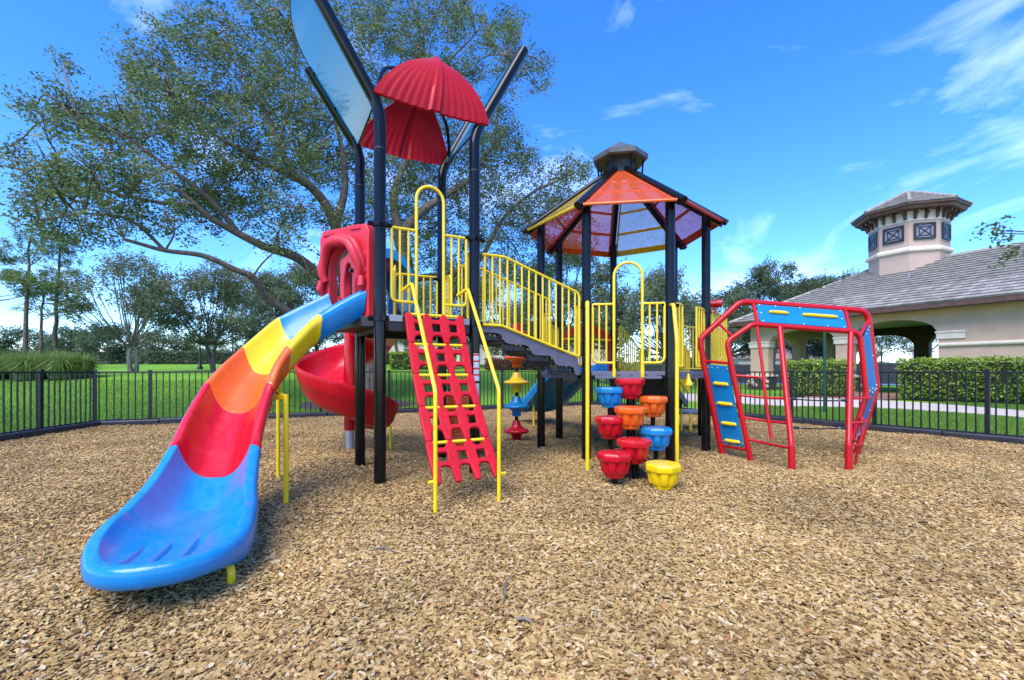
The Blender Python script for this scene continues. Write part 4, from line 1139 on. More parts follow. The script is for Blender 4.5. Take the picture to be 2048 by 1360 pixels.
# transfer platform
tp = MB().box((3.78, 9.62, .36), (.75, .62, .05)).build('transfer_step', 'grey_deck', ps, bevel=.012)
MB().box((3.50, 9.86, .50), (.16, .14, .24)).build('step_block', 'grey_deck', tp, bevel=.02)
for q in ((3.66, 9.33), (4.06, 9.40), (3.5, 9.95), (4.08, 9.9)): MB().tube([V((*q, -.1)), V((*q, .35))], .03, 10).build('leg', 'yellow_paint', tp)
MB().tube(fillet([V((4.13, 10.1, -.1)), V((4.13, 10.1, 1.05)), V((3.72, 9.8, 1.14))], .12), .024, 10).build('hand_loop', 'yellow_paint', tp)
MB().tube([V((3.46, 9.3, -.1)), V((3.46, 9.3, 1.1))], .024, 10).build('hand_loop', 'yellow_paint', tp)
# speaking horn below the deck edge
fp = f1(.40, 0, .06)
MB().lathe([(.012, .14), (.018, .12), (.030, .06), (.058, 0.0), (.060, -.02), (.05, -.022)], fp + UP * 1.045, 16).build('talk_horn', 'yellow_plastic', ps)

# ---- roof of the heptagonal tower
ro = MB(); cap_top = V((HC.x, HC.y, 4.88))
ang7 = [HA + k * math.tau / 7 for k in range(7)]
rp7 = lambda r_, z, k: HC + V((r_ * math.cos(ang7[k % 7]), r_ * math.sin(ang7[k % 7]), z))
cone = lambda r_: 4.40 - (r_ - .12) * RIDGE_S
capm = MB().loft([q7(.40, 4.53), q7(.435, 4.55), q7(.44, 4.62), [p * .0 + cap_top.lerp(p, .03) for p in q7(.44, 4.86)]], True, True)
roof7 = capm.build('roof', 'grey_light', ps, angle=20); roof7['label'] = 'seven-sided roof of orange, yellow and red mesh panels'
roof7.data.materials[0] = MATS['cap_grey']
MB().loft([q7(.22, 4.34), q7(.25, 4.545)], True, True).build('vent_core', 'black_matt', roof7, angle=20)
for k in range(7):
    a = rp7(.36, 4.53, k); MB().bar(rp7(.34, cone(.34) + .02, k), a, .03, .012, E1).build('vent_strut', 'black_paint', roof7)
    MB().tube([rp7(.14, cone(.14) + .03, k), rp7(1.56, cone(1.56) + .03, k)], .046, 12).build('ridge_beam', 'black_paint', roof7)
    MB().bar(rp7(.2, cone(.2) - .03, k), rp7(1.50, cone(1.50) - .03, k), .07, .07).build('rafter', 'black_paint', roof7, bevel=.006)
cols7 = ['orange', 'red', 'red', 'yellow', 'orange', 'red', 'yellow']
for k in range(7):
    c = cols7[k]; rad = lambda r_, w: rp7(r_, cone(r_), k).lerp(rp7(r_, cone(r_), k + 1), w)
    def ins(r_, side, e=.055):
        a = rp7(r_, cone(r_) + .012, k); b = rp7(r_, cone(r_) + .012, k + 1); L = (b - a).length
        return a.lerp(b, e / L) if side == 0 else b.lerp(a, e / L)
    nrm = (ins(1.5, 1) - ins(1.5, 0)).cross(ins(.3, 0) - ins(1.5, 0)).normalized()
    if nrm.z < 0: nrm = -nrm
    MB().prism([ins(.24, 0), ins(.24, 1), ins(1.50, 1), ins(1.50, 0)], nrm * .004).build('roof_panel', 'mesh_' + c, roof7, angle=0)
    mt = {'orange': 'orange_plastic', 'red': 'red_paint', 'yellow': 'yellow_plastic'}[c]
    fm = MB()
    def strip(p, q_, r_, s_): fm.prism([p - nrm * .010, q_ - nrm * .010, r_ - nrm * .010, s_ - nrm * .010], nrm * .008)
    for r0, r1 in ((1.41, 1.50), (1.075, 1.12), (.72, .755)): strip(ins(r0, 0), ins(r0, 1), ins(r1, 1), ins(r1, 0))
    for s in (0, 1): strip(ins(.24, s), ins(.24, s, .085), ins(1.5, s, .095), ins(1.5, s))
    fm.tube([ins(1.505, 0) , ins(1.505, 1)], .020, 8)
    fm.build('panel_frame', mt, roof7, angle=30)

# ---- stairs between the towers
so = T(SD, 0, 0); sd_ = (FL - so); SL = sd_.length; sd_.normalize(); sw = V((-sd_.y, sd_.x, 0))
def ST(u, w, z): return so + sd_ * u + sw * w + UP * z
stair = None
for w in (0.0, .66):
    top = [(.06, 1.765), (.34, 1.765), (1.52, 1.40), (1.56, 1.28)]
    bot = [(1.56, 1.165), (1.50, 1.165), (1.485, 1.22), (1.455, 1.27), (1.40, 1.285), (1.22, 1.29), (1.17, 1.31), (1.14, 1.36), (1.11, 1.405), (1.06, 1.42), (.86, 1.425), (.81, 1.445), (.78, 1.49), (.75, 1.535), (.70, 1.55), (.48, 1.555), (.42, 1.575), (.38, 1.63), (.35, 1.67), (.30, 1.685), (.06, 1.69)]
    m = MB().prism([ST(u, w, z) for u, z in top + bot], sw * .012)
    if stair is None: stair = m.build('stairs', 'grey_deck', ps, angle=20); stair['label'] = 'grey stair flight linking the two towers'
    else: m.build('stringer', 'grey_deck', stair, angle=20)
for (u0, u1, z) in ((.06, .40, 1.70), (.38, .80, 1.575), (.76, 1.17, 1.45), (1.12, 1.54, 1.315)):
    MB().prism([ST(u0, .03, z + .04), ST(u1, .03, z + .04), ST(u1 + .02, .03, z + .03), ST(u1 + .02, .03, z + .005), ST(u0, .03, z + .012)], sw * .62).build('tread', 'black_matt', stair, angle=30)
    MB().bar(ST(u0 + .02, .06, z - .05), ST(u1, .06, z - .05), .008, .10).build('side_grille', 'slotted_steel', stair, angle=0)
    MB().tube(fillet([ST(u0 + .0, .055, z + .01), ST(u0 + .03, .055, z - .10), ST(u1 - .01, .055, z - .105)], .04, 5), .011, 6).build('grille_edge', 'black_matt', stair)
for w in (-.012, .685):
    z_ = 2.62
    pts = [ST(.10, w, 1.775), ST(.36, w, 1.775), ST(1.545, w, 1.41), ST(1.545, w, 2.27), ST(.40, w, 2.62), ST(.10, w, 2.62)]
    g = MB().tube(fillet(pts, [0, .05, .04, .10, .08, 0], 6), .0175, 10).build('stair_rail', 'yellow_paint', ps)
    for k in range(14):
        u = .13 + k * .1035; zb = 1.775 - max(0, u - .36) * .308; zt = 2.62 - max(0, u - .40) * .306
        vbar(g, ST(u, w, 0), zb, zt)

# ---- blue slide leaving the heptagonal tower at the back, with red arch
n4 = V((math.cos(HA + 4.5 * math.tau / 7), math.sin(HA + 4.5 * math.tau / 7), 0)); x4 = V((-n4.y, n4.x, 0)); c4 = (BC + BL) / 2
rings = []
for f_ in np.linspace(0, 1, 24):
    u = .05 + f_ * 3.15; z = 1.20 - .95 * smooth(.02, .92, f_) * (1 - .02 * f_); p = c4 + n4 * u + UP * z
    hw = .47
    rings.append([p + x4 * a + UP * b for a, b in ((-hw, .20), (-hw + .05, .19), (-hw + .09, .05), (-.30, .0), (-.08, .0), (-.04, .10), (.04, .10), (.08, 0), (.30, 0), (hw - .09, .05), (hw - .05, .19), (hw, .20), (hw + .03, .16), (hw + .01, -.03), (.25, -.06), (.2, -.03), (.06, -.05), (-.06, -.05), (-.2, -.03), (-.25, -.06), (-hw - .01, -.03), (-hw - .03, .16))])
bs = MB().loft(rings, True, True).build('double_slide', 'blue_plastic', ps, angle=50); bs['label'] = 'blue double slide behind the seven-sided tower'
for s in (-.3, .3): MB().tube([c4 + n4 * 2.0 + x4 * s - UP * .1, c4 + n4 * 2.0 + x4 * s + UP * .55], .024, 8).build('leg', 'yellow_paint', bs)
ap_ = [c4 + x4 * (.47 * math.cos(a)) + UP * (1.62 + .30 * math.sin(a)) + n4 * .05 for a in np.linspace(0, math.pi, 15)]
am = MB(); rings = []
for p, a in zip(ap_, np.linspace(0, math.pi, 15)):
    ro_ = (x4 * math.cos(a) + UP * math.sin(a))
    rings.append([p - n4 * .05, p + n4 * .05, p + n4 * .06 + ro_ * (.12 + .03 * math.sin(a)), p - n4 * .06 + ro_ * (.12 + .03 * math.sin(a))])
am.loft(rings, True, True)
for s in (-.53, .53): am.box(c4 + x4 * s + n4 * .05 + UP * 1.42, (.11, .10, .44), (x4, n4, UP))
am.build('slide_arch', 'red_paint', ps, angle=40, bevel=.008)
MB().tube([BL + UP * 1.80, BC + UP * 1.80], .017, 8).build('sit_bar', 'yellow_paint', ps)

# ---- orange seat panel standing under the tall tower
sp2 = MB().box((-.79, 6.82, .52), (.40, .05, .66)).build('seat_panel', 'orange_plastic', ps, bevel=.02)
for k in range(4): MB().box((-.94 + k * .10, 6.79, .55), (.05, .03, .50)).build('slat', 'orange_plastic', sp2, bevel=.008)
MB().box((-.70, 6.66, .20), (.66, .28, .12)).build('seat', 'orange_plastic', sp2, bevel=.025)
MB().tube([V((-.78, 6.7, -.1)), V((-.78, 6.7, .16))], .03, 10).build('seat_leg', 'yellow_paint', sp2)
# ---- bolts along the slide joints
for i in (20, 40, 60, 80):
    c, t, lat, hw, dp = FR[i]
    for sg_ in (-1, 1):
        for dd_ in (-.10, -.17):
            for st_ in (-1, 1): MB().lathe([(.012, 0), (.011, .006), (.005, .009)], c + lat * sg_ * (hw + .052 + (.06 + dd_) * .22) + UP * dd_ + t * (st_ * .025), 8, (UP, t, lat * sg_)).build('bolt', 'galvanised', slide)

# ================================================================== POD CLIMBER
pods = [('red', 1.538, 5.93, 1.125), ('blue', 1.286, 5.98, 1.010), ('orange', 1.833, 5.92, .895), ('orange', 1.412, 5.42, .80), ('red', 1.19, 5.50, .675),
        ('blue', 1.709, 5.40, .555), ('red', 1.354, 5.05, .47), ('red', 1.093, 4.84, .36), ('yellow', 1.588, 4.79, .255)]
pc = thing('pod_climber', (1.36, 5.1, 0), 'climber of red, blue, orange and yellow stepping pods on black stems', 'climber')
octr = lambda th_: .10 + .90 * math.cos(math.pi / 8) / math.cos(((th_) % (math.pi / 4)) - math.pi / 8)
def pod(cn_, x, y, z, rot):
    lid = [(.150, -.088), (.172, -.086), (.186, -.074), (.192, -.045), (.188, -.018), (.176, -.003), (.12, .002), (.04, .003), (.01, .003)]
    body = [(.05, -.268), (.098, -.266), (.106, -.252), (.106, -.232), (.128, -.222), (.146, -.20), (.156, -.12), (.160, -.084)]
    c = V((x, y, z)); ax = (V((math.cos(rot), math.sin(rot), 0)), V((-math.sin(rot), math.cos(rot), 0)), UP)
    m = MB().lathe(lid, c, 64, ax, lambda a, k: octr(a) if k < 8 else 1)
    o = m.build('pod', cn_ + '_plastic', pc, angle=28)
    fl = lambda a, k: 1 - (.17 * (max(0, math.cos(8 * a)) ** 1.3) if k > 3 else 0)
    MB().lathe(body, c, 96, ax, fl).build('pod_body', cn_ + '_plastic', o, angle=60)
for i, (cn_, x, y, z) in enumerate(pods): pod(cn_, x, y, z, R(-98 + 12 * (i % 3) - 6))
for (i0, sub) in ((0, (1, 2)), (3, (4, 5)), (6, (7,))):
    _, x, y, z = pods[i0]
    st = MB().tube([V((x + .02, y + .06, -.1)), V((x + .02, y + .06, z - .24))], .055, 14).build('stem', 'black_paint', pc)
    for j in sub:
        _, x2, y2, z2 = pods[j]
        MB().tube(fillet([V((x + .02, y + .06, z2 - .36)), V((x2, y2, z2 - .42)), V((x2, y2, z2 - .26))], .14, 8), .030, 10).build('arm', 'black_paint', st)
MB().prism([V((1.20, 5.04, 0)), V((1.20, 5.04, .06)), V((1.30, 5.06, .15)), V((1.42, 5.08, .15)), V((1.52, 5.12, .07)), V((1.52, 5.12, 0))], V((-.02, .06, 0))).build('foot_plate', 'black_matt', pc, bevel=.006)

# ================================================================== SPINNER POST
spn = thing('spinner_post', (.08, 8.04, 0), 'stacked discs in red, blue, yellow and orange on a pole behind the stairs', 'spinner')
MB().tube([V((.08, 8.04, -.1)), V((.08, 8.04, 2.0))], .03, 12).build('pole', 'black_paint', spn)
dprof = [(.072, -.17), (.078, -.16), (.082, -.08), (.12, -.045), (.205, -.03), (.222, -.012), (.222, .010), (.205, .026), (.13, .045), (.085, .10), (.066, .17), (.06, .18)]
for cn_, z in (('red', .165), ('blue', .595), ('yellow', 1.02), ('orange', 1.455), ('red', 1.885)):
    MB().lathe(dprof, V((.08, 8.04, z)), 32).build('disc', cn_ + '_plastic', spn, angle=50)

# ================================================================== RED ARCH CLIMBER
rc = thing('arch_climber', (4.1, 6.3, 0), 'red tubular arch climber with blue panels and yellow grips', 'climber')
YO, YI = 6.66, 6.36
outer = [V((3.10, YO, -.1)), V((2.74, YO, 1.68)), V((3.34, YO, 2.235)), V((5.20, YO, 2.10)), V((5.335, YO, 1.0)), V((5.04, YO + .04, -.1))]
inner = [V((3.32, YI - .06, -.1)), V((3.00, YI, 1.63)), V((3.36, YI, 1.875)), V((4.86, YI, 1.765)), V((4.95, YI, .88)), V((4.68, YI + .06, -.1))]
MB().tube(fillet(outer, [0, .16, .22, .17, .4, 0], 8), .043, 16).build('outer_arch', 'red_paint', rc)
MB().tube(fillet(inner, [0, .14, .16, .16, .35, 0], 8), .036, 16).build('inner_arch', 'red_paint', rc)
post1 = [V((3.50, 5.69, -.1)), V((3.50, 5.70, .28)), V((3.74, YI, 1.845))]; post2 = [V((4.24, 5.73, -.1)), V((4.245, 5.74, .28)), V((4.735, YI, 1.77))]
for p in (post1, post2):
    MB().tube(fillet(p, .3, 5), .036, 14).build('front_post', 'red_paint', rc)
    MB().tube([p[0], p[1]], .042, 14).build('post_sleeve', 'red_paint', rc)
def seg(a, b, f): return a.lerp(b, f)
def quad_panel(a, b, c, d, name, label=None):
    nrm = (b - a).cross(d - a).normalized()
    if nrm.y > 0: nrm = -nrm
    o = MB().prism([a, b, c, d], nrm * .016).build(name, 'panel_blue', rc, angle=0, bevel=.004)
    for p in (a, b, c, d, (a + b) / 2, (c + d) / 2, (a + d) / 2, (b + c) / 2, a.lerp(b, .2), c.lerp(d, .2)):
        q = p.lerp((a + b + c + d) / 4, .07)
        MB().lathe([(.014, 0), (.013, .006), (.006, .011)], q + nrm * .016, 8, (nrm.orthogonal().normalized(), nrm.cross(nrm.orthogonal().normalized()), nrm)).build('bolt', 'galvanised', o)
    return o, nrm
def grip(a, b, nrm, par):
    d = (b - a); n = max(2, int(d.length / .12) + 1)
    MB().tube([a.lerp(b, k / 11) + nrm * .035 for k in range(12)], [.016] + [.026] * 10 + [.016], 10).build('grip', 'yellow_plastic', par)
    for f in ((.12, .88) if d.length < .35 else (.08, .5, .92)):
        c = a.lerp(b, f) + nrm * .058
        MB().lathe([(.010, -.004), (.010, .004), (.004, .006)], c, 8, (nrm.orthogonal().normalized(), nrm.cross(nrm.orthogonal().normalized()), nrm)).build('bolt', 'galvanised', par)
def on(poly, i, f): return poly[i].lerp(poly[i + 1], f)
# left leg panel
a, b = on(outer, 0, .80), on(inner, 0, .80); c, d = on(inner, 0, .155), on(outer, 0, .155)
iw = lambda p, q, e=.05: (p.lerp(q, e / (q - p).length), q.lerp(p, e / (q - p).length))
a, b = iw(a, b); d, c = iw(d, c)
pl, nm = quad_panel(a, b, c, d, 'blue_panel')
for f in (.23, .48, .73, .95):
    p, q = a.lerp(d, f), b.lerp(c, f); grip(p.lerp(q, .18), p.lerp(q, .88), nm, pl)
for f in (.825, .13): MB().tube([on(outer, 0, f), on(inner, 0, f)], .02, 10).build('cross_bar', 'red_paint', rc)
MB().tube([on(outer, 1, .45), on(inner, 1, .25)], .018, 10).build('cross_bar', 'red_paint', rc)
# top panel
a, b = on(outer, 2, .12), on(outer, 2, .80); d, c = on(inner, 2, .075), on(inner, 2, .885)
for p, q in ((on(outer, 2, .10), on(inner, 2, .05)), (on(outer, 2, .825), on(inner, 2, .91))): MB().tube([p, q], .024, 10).build('cross_bar', 'red_paint', rc)
a, d = iw(a, d); b, c = iw(b, c)
pl, nm = quad_panel(a, b, c, d, 'blue_panel')
g = lambda u, v: a.lerp(b, u).lerp(d.lerp(c, u), v)
grip(g(.12, .45), g(.335, .45), nm, pl); grip(g(.50, .47), g(.90, .47), nm, pl)
# right leg panel, seen nearly edge-on
for (i, f0, f1, gs) in ((3, .16, 1.0, ((.40, .98),)), (4, .0, .62, ())):
    a, b = on(outer, i, f0), on(inner, i, f0); d, c = on(outer, i, f1), on(inner, i, f1); a, b = iw(a, b); d, c = iw(d, c)
    pl, nm = quad_panel(a, b, c, d, 'blue_panel')
    if nm.x > 0: nm = -nm
    for g0, g1 in gs: grip(a.lerp(b, .5).lerp(d.lerp(c, .5), g0), a.lerp(b, .5).lerp(d.lerp(c, .5), g1), nm, pl)
    if i == 4:
        for f in (.22, .86): grip(a.lerp(d, f).lerp(b.lerp(c, f), .1), a.lerp(d, f).lerp(b.lerp(c, f), .9), nm, pl)
MB().tube([on(outer, 3, .12), on(inner, 3, .06)], .02, 10).build('cross_bar', 'red_paint', rc)
# ladder grids at both sides
mid = [V((3.42, YI, 1.865)), V((3.42, YI - .16, 1.2)), V((3.41, 6.12, .85)), V((3.43, 6.02, .32))]
MB().tube([V(p) for p in catmull([tuple(p) for p in mid], 6)], .020, 10).build('ladder_bar', 'red_paint', rc)
for z, full in ((1.13, False), (.86, True), (.55, True), (.25, True)):
    p0 = inner[0].lerp(inner[1], (z + .13) / 1.73); p1 = V((3.415, 6.05 + .10 * z, z)); f = max(0, (z - .28) / (1.845 - .28)); p2 = post1[1].lerp(post1[2], f) if z > .28 else V((3.50, 5.70, z))
    pts = [p0, p1, p2] if full else [p0, V((3.42, 6.19, z))]
    MB().tube([V(p) for p in catmull([tuple(p) for p in pts], 8)], .017, 10).build('rung', 'red_paint', rc)
for z in (.86, .55, .25):
    p0 = inner[5].lerp(inner[4], (z + .1) / .98); f = max(0, (z - .28) / (1.77 - .28)); p2 = post2[1].lerp(post2[2], f); md = (p0 + p2) / 2 + V((.10, -.08, 0))
    MB().tube([V(p) for p in catmull([tuple(p2), tuple(md), tuple(p0)], 8)], .017, 10).build('rung', 'red_paint', rc)
mr = [V((4.62, 6.02, .62)), V((4.60, 5.98, .40)), V((4.52, 6.0, .0))]
MB().tube(mr, .018, 8).build('ladder_bar', 'red_paint', rc)
# two cables between the front posts
for z in (.86, .50):
    f = (z - .28) / 1.565; a = post1[1].lerp(post1[2], f); b = post2[1].lerp(post2[2], f)
    pts = [a.lerp(b, t) - UP * .012 * math.sin(math.pi * t) for t in np.linspace(.06, .94, 9)]
    cb = MB().tube(pts, .009, 6).build('cable', 'black_matt', rc)
    for t in (.10, .90): MB().tube([a.lerp(b, t - .05), a.lerp(b, t + .05)], [.014, .020], 8).build('cable_clamp', 'black_matt', cb)
    for t in (.03, .97, .165, .835): MB().tube([a.lerp(b, t - .02), a.lerp(b, t + .02)], .013, 8).build('cable_ferrule', 'galvanised', cb)
# ================================================================== VEGETATION
def leaf_mesh(name, C, size, material, parent=None, aspect=.45, tint=None, droop=0.0, upright=False):
    """C: (n,3) leaf centres in world space -> one mesh of diamond leaves with a tint per leaf"""
    n = len(C); C = np.asarray(C, float)
    d = rng.normal(size=(n, 3)); d[:, 2] = d[:, 2] * .6 - droop
    if upright: d[:, 2] = np.abs(d[:, 2]) + 1.2
    d /= np.linalg.norm(d, axis=1)[:, None]
    q = rng.normal(size=(n, 3)); s = np.cross(d, q); s /= np.linalg.norm(s, axis=1)[:, None] + 1e-9
    L = size * rng.uniform(.65, 1.3, n)[:, None]
    P = np.stack([C - d * L * .5, C + s * L * aspect * .5, C + d * L * .5, C - s * L * aspect * .5], 1).reshape(-1, 3)
    if parent is not None:
        q_ = parent; off = np.zeros(3)
        while q_: off += np.array(q_.location); q_ = q_.parent
        P = P - off
    me = bpy.data.meshes.new(name)
    me.vertices.add(4 * n); me.vertices.foreach_set('co', P.ravel().astype(np.float32))
    me.loops.add(4 * n); me.loops.foreach_set('vertex_index', np.arange(4 * n, dtype=np.int32))
    me.polygons.add(n); me.polygons.foreach_set('loop_start', np.arange(0, 4 * n, 4, dtype=np.int32))
    me.update(calc_edges=True)
    at = me.attributes.new('tint', 'FLOAT', 'FACE')
    tv = np.clip(rng.normal(.5, .2, n) if tint is None else tint, 0, 1); at.data.foreach_set('value', tv.astype(np.float32))
    me.materials.append(MATS[material])
    o = bpy.data.objects.new(name, me); col.objects.link(o)
    if parent is not None: o.parent = parent
    o['kind'] = 'stuff'
    return o
def clump_points(clumps, density, tw_sigma=.16, per=26):
    """clumps: (centre, (rx, ry, rz)); twigs spread through each clump, leaves round each twig"""
    out = []; tints = []
    for c, r in clumps:
        nt = max(4, int(density * (r[0] * r[1] * r[2]) ** (2 / 3)))
        u = rng.normal(size=(nt, 3)); u /= np.linalg.norm(u, axis=1)[:, None]; u *= rng.uniform(.15, 1, nt)[:, None] ** .45
        tc = np.array(c) + u * np.array(r); tt = rng.normal(.48, .24, nt)  # wide random tint per twig imitates lit and dark clumps
        n = rng.poisson(per, nt)
        # each twig is a short streak of leaves
        dirs = u * np.array([1, 1, .4]) + rng.normal(size=(nt, 3)) * .5; dirs /= np.linalg.norm(dirs, axis=1)[:, None]
        for k in range(nt):
            t = rng.uniform(-1, 1, n[k])[:, None] * tw_sigma * 2.0
            out.append(tc[k] + dirs[k] * t + rng.normal(size=(n[k], 3)) * tw_sigma * .55)
            tints.append(rng.normal(tt[k], .14, n[k]))
    return np.concatenate(out), np.concatenate(tints)
def limb(m, pts, r0, r1, n=9, seg=5, wob=.05):
    c = catmull([tuple(p) for p in pts], seg); k = len(c)
    P = [V(p) + V((mnoise.noise(V(p) * 1.3), mnoise.noise(V(p) * 1.3 + V((9, 0, 0))), mnoise.noise(V(p) * 1.3 + V((0, 9, 0))))) * wob for p in c]
    m.tube(P, [r0 + (r1 - r0) * (i / (k - 1)) ** .8 for i in range(k)], n)
    return P
def view(px, py, y):
    """a world point y metres ahead, measured on the photograph (2048 wide)"""
    return V(((px - 1024) / 910 * y, y, 1.22 - (py - 742) / 910 * y))

# ---- the big oak behind the tall tower
oak = thing('oak_tree', (-5.2, 16.2, 0), 'huge spreading oak tree behind the tall tower and spiral slide', 'tree')
limbs = [
    ([(738, 812, 16.2), (742, 770, 16.2), (748, 715, 16.2), (768, 680, 16.2), (800, 640, 16.1), (815, 560, 16.0), (800, 470, 15.9)], .42, .24),
    ([(742, 735, 16.2), (722, 660, 16.2), (700, 590, 16.0), (682, 520, 15.7), (672, 455, 15.5), (655, 415, 15.2), (622, 378, 14.8), (585, 345, 14.4), (560, 290, 14.1), (535, 230, 14.0)], .33, .07),
    ([(700, 600, 16.0), (650, 560, 15.4), (600, 520, 14.8), (545, 498, 14.2), (480, 468, 13.6), (430, 440, 13.1), (395, 412, 12.8), (340, 370, 12.5)], .22, .045),
    ([(722, 665, 16.2), (660, 640, 15.2), (600, 636, 14.4), (556, 612, 13.8), (528, 590, 13.4), (506, 556, 13.0), (470, 540, 12.7), (400, 512, 12.2), (330, 500, 11.8), (250, 478, 11.4)], .20, .04),
    ([(672, 450, 15.5), (690, 380, 15.6), (688, 320, 15.4), (670, 240, 15.2), (660, 150, 15.0)], .16, .04),
    ([(800, 470, 15.9), (790, 400, 15.8), (800, 350, 15.7), (818, 305, 15.6), (830, 220, 15.4), (850, 120, 15.2)], .19, .04),
    ([(800, 470, 15.9), (840, 425, 16.2), (885, 395, 16.5), (930, 368, 16.8), (958, 330, 17.0), (985, 295, 17.2), (1010, 270, 17.4)], .19, .045),
    ([(815, 560, 16.0), (900, 545, 16.6), (960, 520, 17.0), (1000, 450, 17.5), (1035, 408, 17.9), (1095, 370, 18.4), (1150, 345, 18.8)], .14, .03),
    ([(622, 378, 14.8), (560, 340, 14.2), (500, 310, 13.6), (420, 260, 13.0), (340, 190, 12.6)], .11, .03),
    ([(480, 468, 13.6), (420, 400, 13.0), (330, 330, 12.4), (240, 270, 12.0), (150, 225, 11.6)], .09, .025),
    ([(395, 412, 12.8), (300, 400, 12.0), (200, 380, 11.5), (110, 380, 11.1)], .06, .02),
    ([(330, 500, 11.8), (260, 440, 11.4), (170, 430, 11.0), (80, 440, 10.7)], .05, .018),
    ([(985, 295, 17.2), (1000, 200, 17.0), (1010, 110, 16.6)], .06, .02),
    ([(830, 220, 15.4), (900, 120, 15.6), (960, 60, 15.8)], .06, .02),
    ([(535, 230, 14.0), (480, 140, 13.7), (430, 70, 13.5)], .06, .02),
    ([(560, 290, 14.1), (590, 180, 14.3), (590, 70, 14.4)], .06, .02),
]
tm = MB()
for pts, r0, r1 in limbs: limb(tm, [view(*p) for p in pts], r0, r1, 10, 5, .06)
tm.lathe([(.80, -.2), (.62, .05), (.50, .35), (.42, .8)], view(739, 812, 16.2) * V((1, 1, 0)).x if False else V((view(739, 812, 16.2).x, 16.2, 0)), 12)
# fine branches into the crown
OAK = [(60, 205, 36), (118, 212, 42), (168, 240, 44), (105, 262, 34), (230, 270, 55), (205, 315, 50), (45, 345, 34), (105, 335, 45), (45, 405, 36), (95, 415, 52), (165, 395, 62), (170, 465, 40), (85, 455, 42), (235, 430, 55), (210, 360, 62),
       (300, 130, 50), (345, 92, 52), (395, 70, 44), (262, 150, 28), (440, 62, 52), (335, 180, 60), (300, 280, 75), (380, 210, 82), (400, 300, 85), (480, 150, 82), (500, 250, 85), (560, 105, 72), (565, 185, 72), (585, 40, 60), (520, 30, 48), (640, 30, 48),
       (300, 380, 62), (385, 395, 56), (335, 450, 44), (430, 435, 52), (520, 425, 52), (560, 475, 42), (450, 370, 66), (600, 415, 46), (520, 345, 55), (590, 300, 62), (640, 240, 55), (640, 330, 50), (250, 220, 40), (20, 300, 22), (140, 130, 16),
       (700, 60, 56), (760, 30, 60), (815, 75, 62), (880, 35, 58), (850, 120, 50), (940, 60, 54), (995, 85, 42), (1030, 55, 32), (1050, 130, 32), (1100, 125, 20), (1000, 150, 36), (940, 140, 44), (1075, 180, 20),
       (700, 340, 54), (660, 300, 52), (830, 300, 58), (780, 360, 64), (850, 370, 56), (920, 300, 56), (900, 225, 46), (970, 250, 54), (1030, 290, 44), (980, 330, 54), (1058, 330, 38), (930, 405, 56), (1000, 410, 62), (1080, 400, 54), (1130, 350, 38), (1165, 340, 26),
       (1130, 420, 44), (1060, 460, 52), (965, 480, 54), (870, 450, 52), (800, 445, 46), (1020, 530, 52), (1100, 520, 50), (900, 540, 44), (840, 500, 40), (690, 520, 40), (620, 555, 34), (740, 250, 50), (790, 180, 54), (720, 160, 54), (690, 440, 44), (740, 420, 44), (1160, 470, 36), (740, 545, 40), (1080, 580, 40), (960, 590, 40)]
clumps = []
for (px, py, r) in OAK:
    base = 10.3 + max(0, px) / 1100 * 7.0
    for k in range(2):
        y = base + rng.uniform(-1.6, 2.2) + k * 1.6
        c = view(px + rng.uniform(-14, 14), py + rng.uniform(-12, 12), y); rr = r / 910 * y
        clumps.append((tuple(c), (rr, rr * 1.2, rr * .8)))
        # twig branch towards the nearest limb
        if k == 0:
            best = None
            for pts, r0, r1 in limbs:
                for p in pts[2:]:
                    q = view(*p); dd = (q - c).length
                    if best is None or dd < best[0]: best = (dd, q)
            q = best[1]
            if best[0] < 5.0:
                md = (q + c) / 2 + V((rng.uniform(-.3, .3), rng.uniform(-.3, .3), rng.uniform(-.1, .35)))
                limb(tm, [q, md, c, c + (c - md) * .5 + V((0, 0, .2))], .032, .008, 6, 4, .05)
                for b in range(3):
                    e = c + V((rng.uniform(-1, 1), rng.uniform(-1, 1), rng.uniform(-.6, .9))) * rr
                    limb(tm, [md.lerp(c, .6), c.lerp(e, .4) + V((0, 0, .05)), e], .012, .005, 5, 3, .03)
tm.build('trunk', 'bark', oak, angle=60)
pts, tt = clump_points(clumps, 38, .17, 36)
leaf_mesh('crown', pts, .105, 'oak_leaf', oak, .42, tt)
print('oak leaves', len(pts))

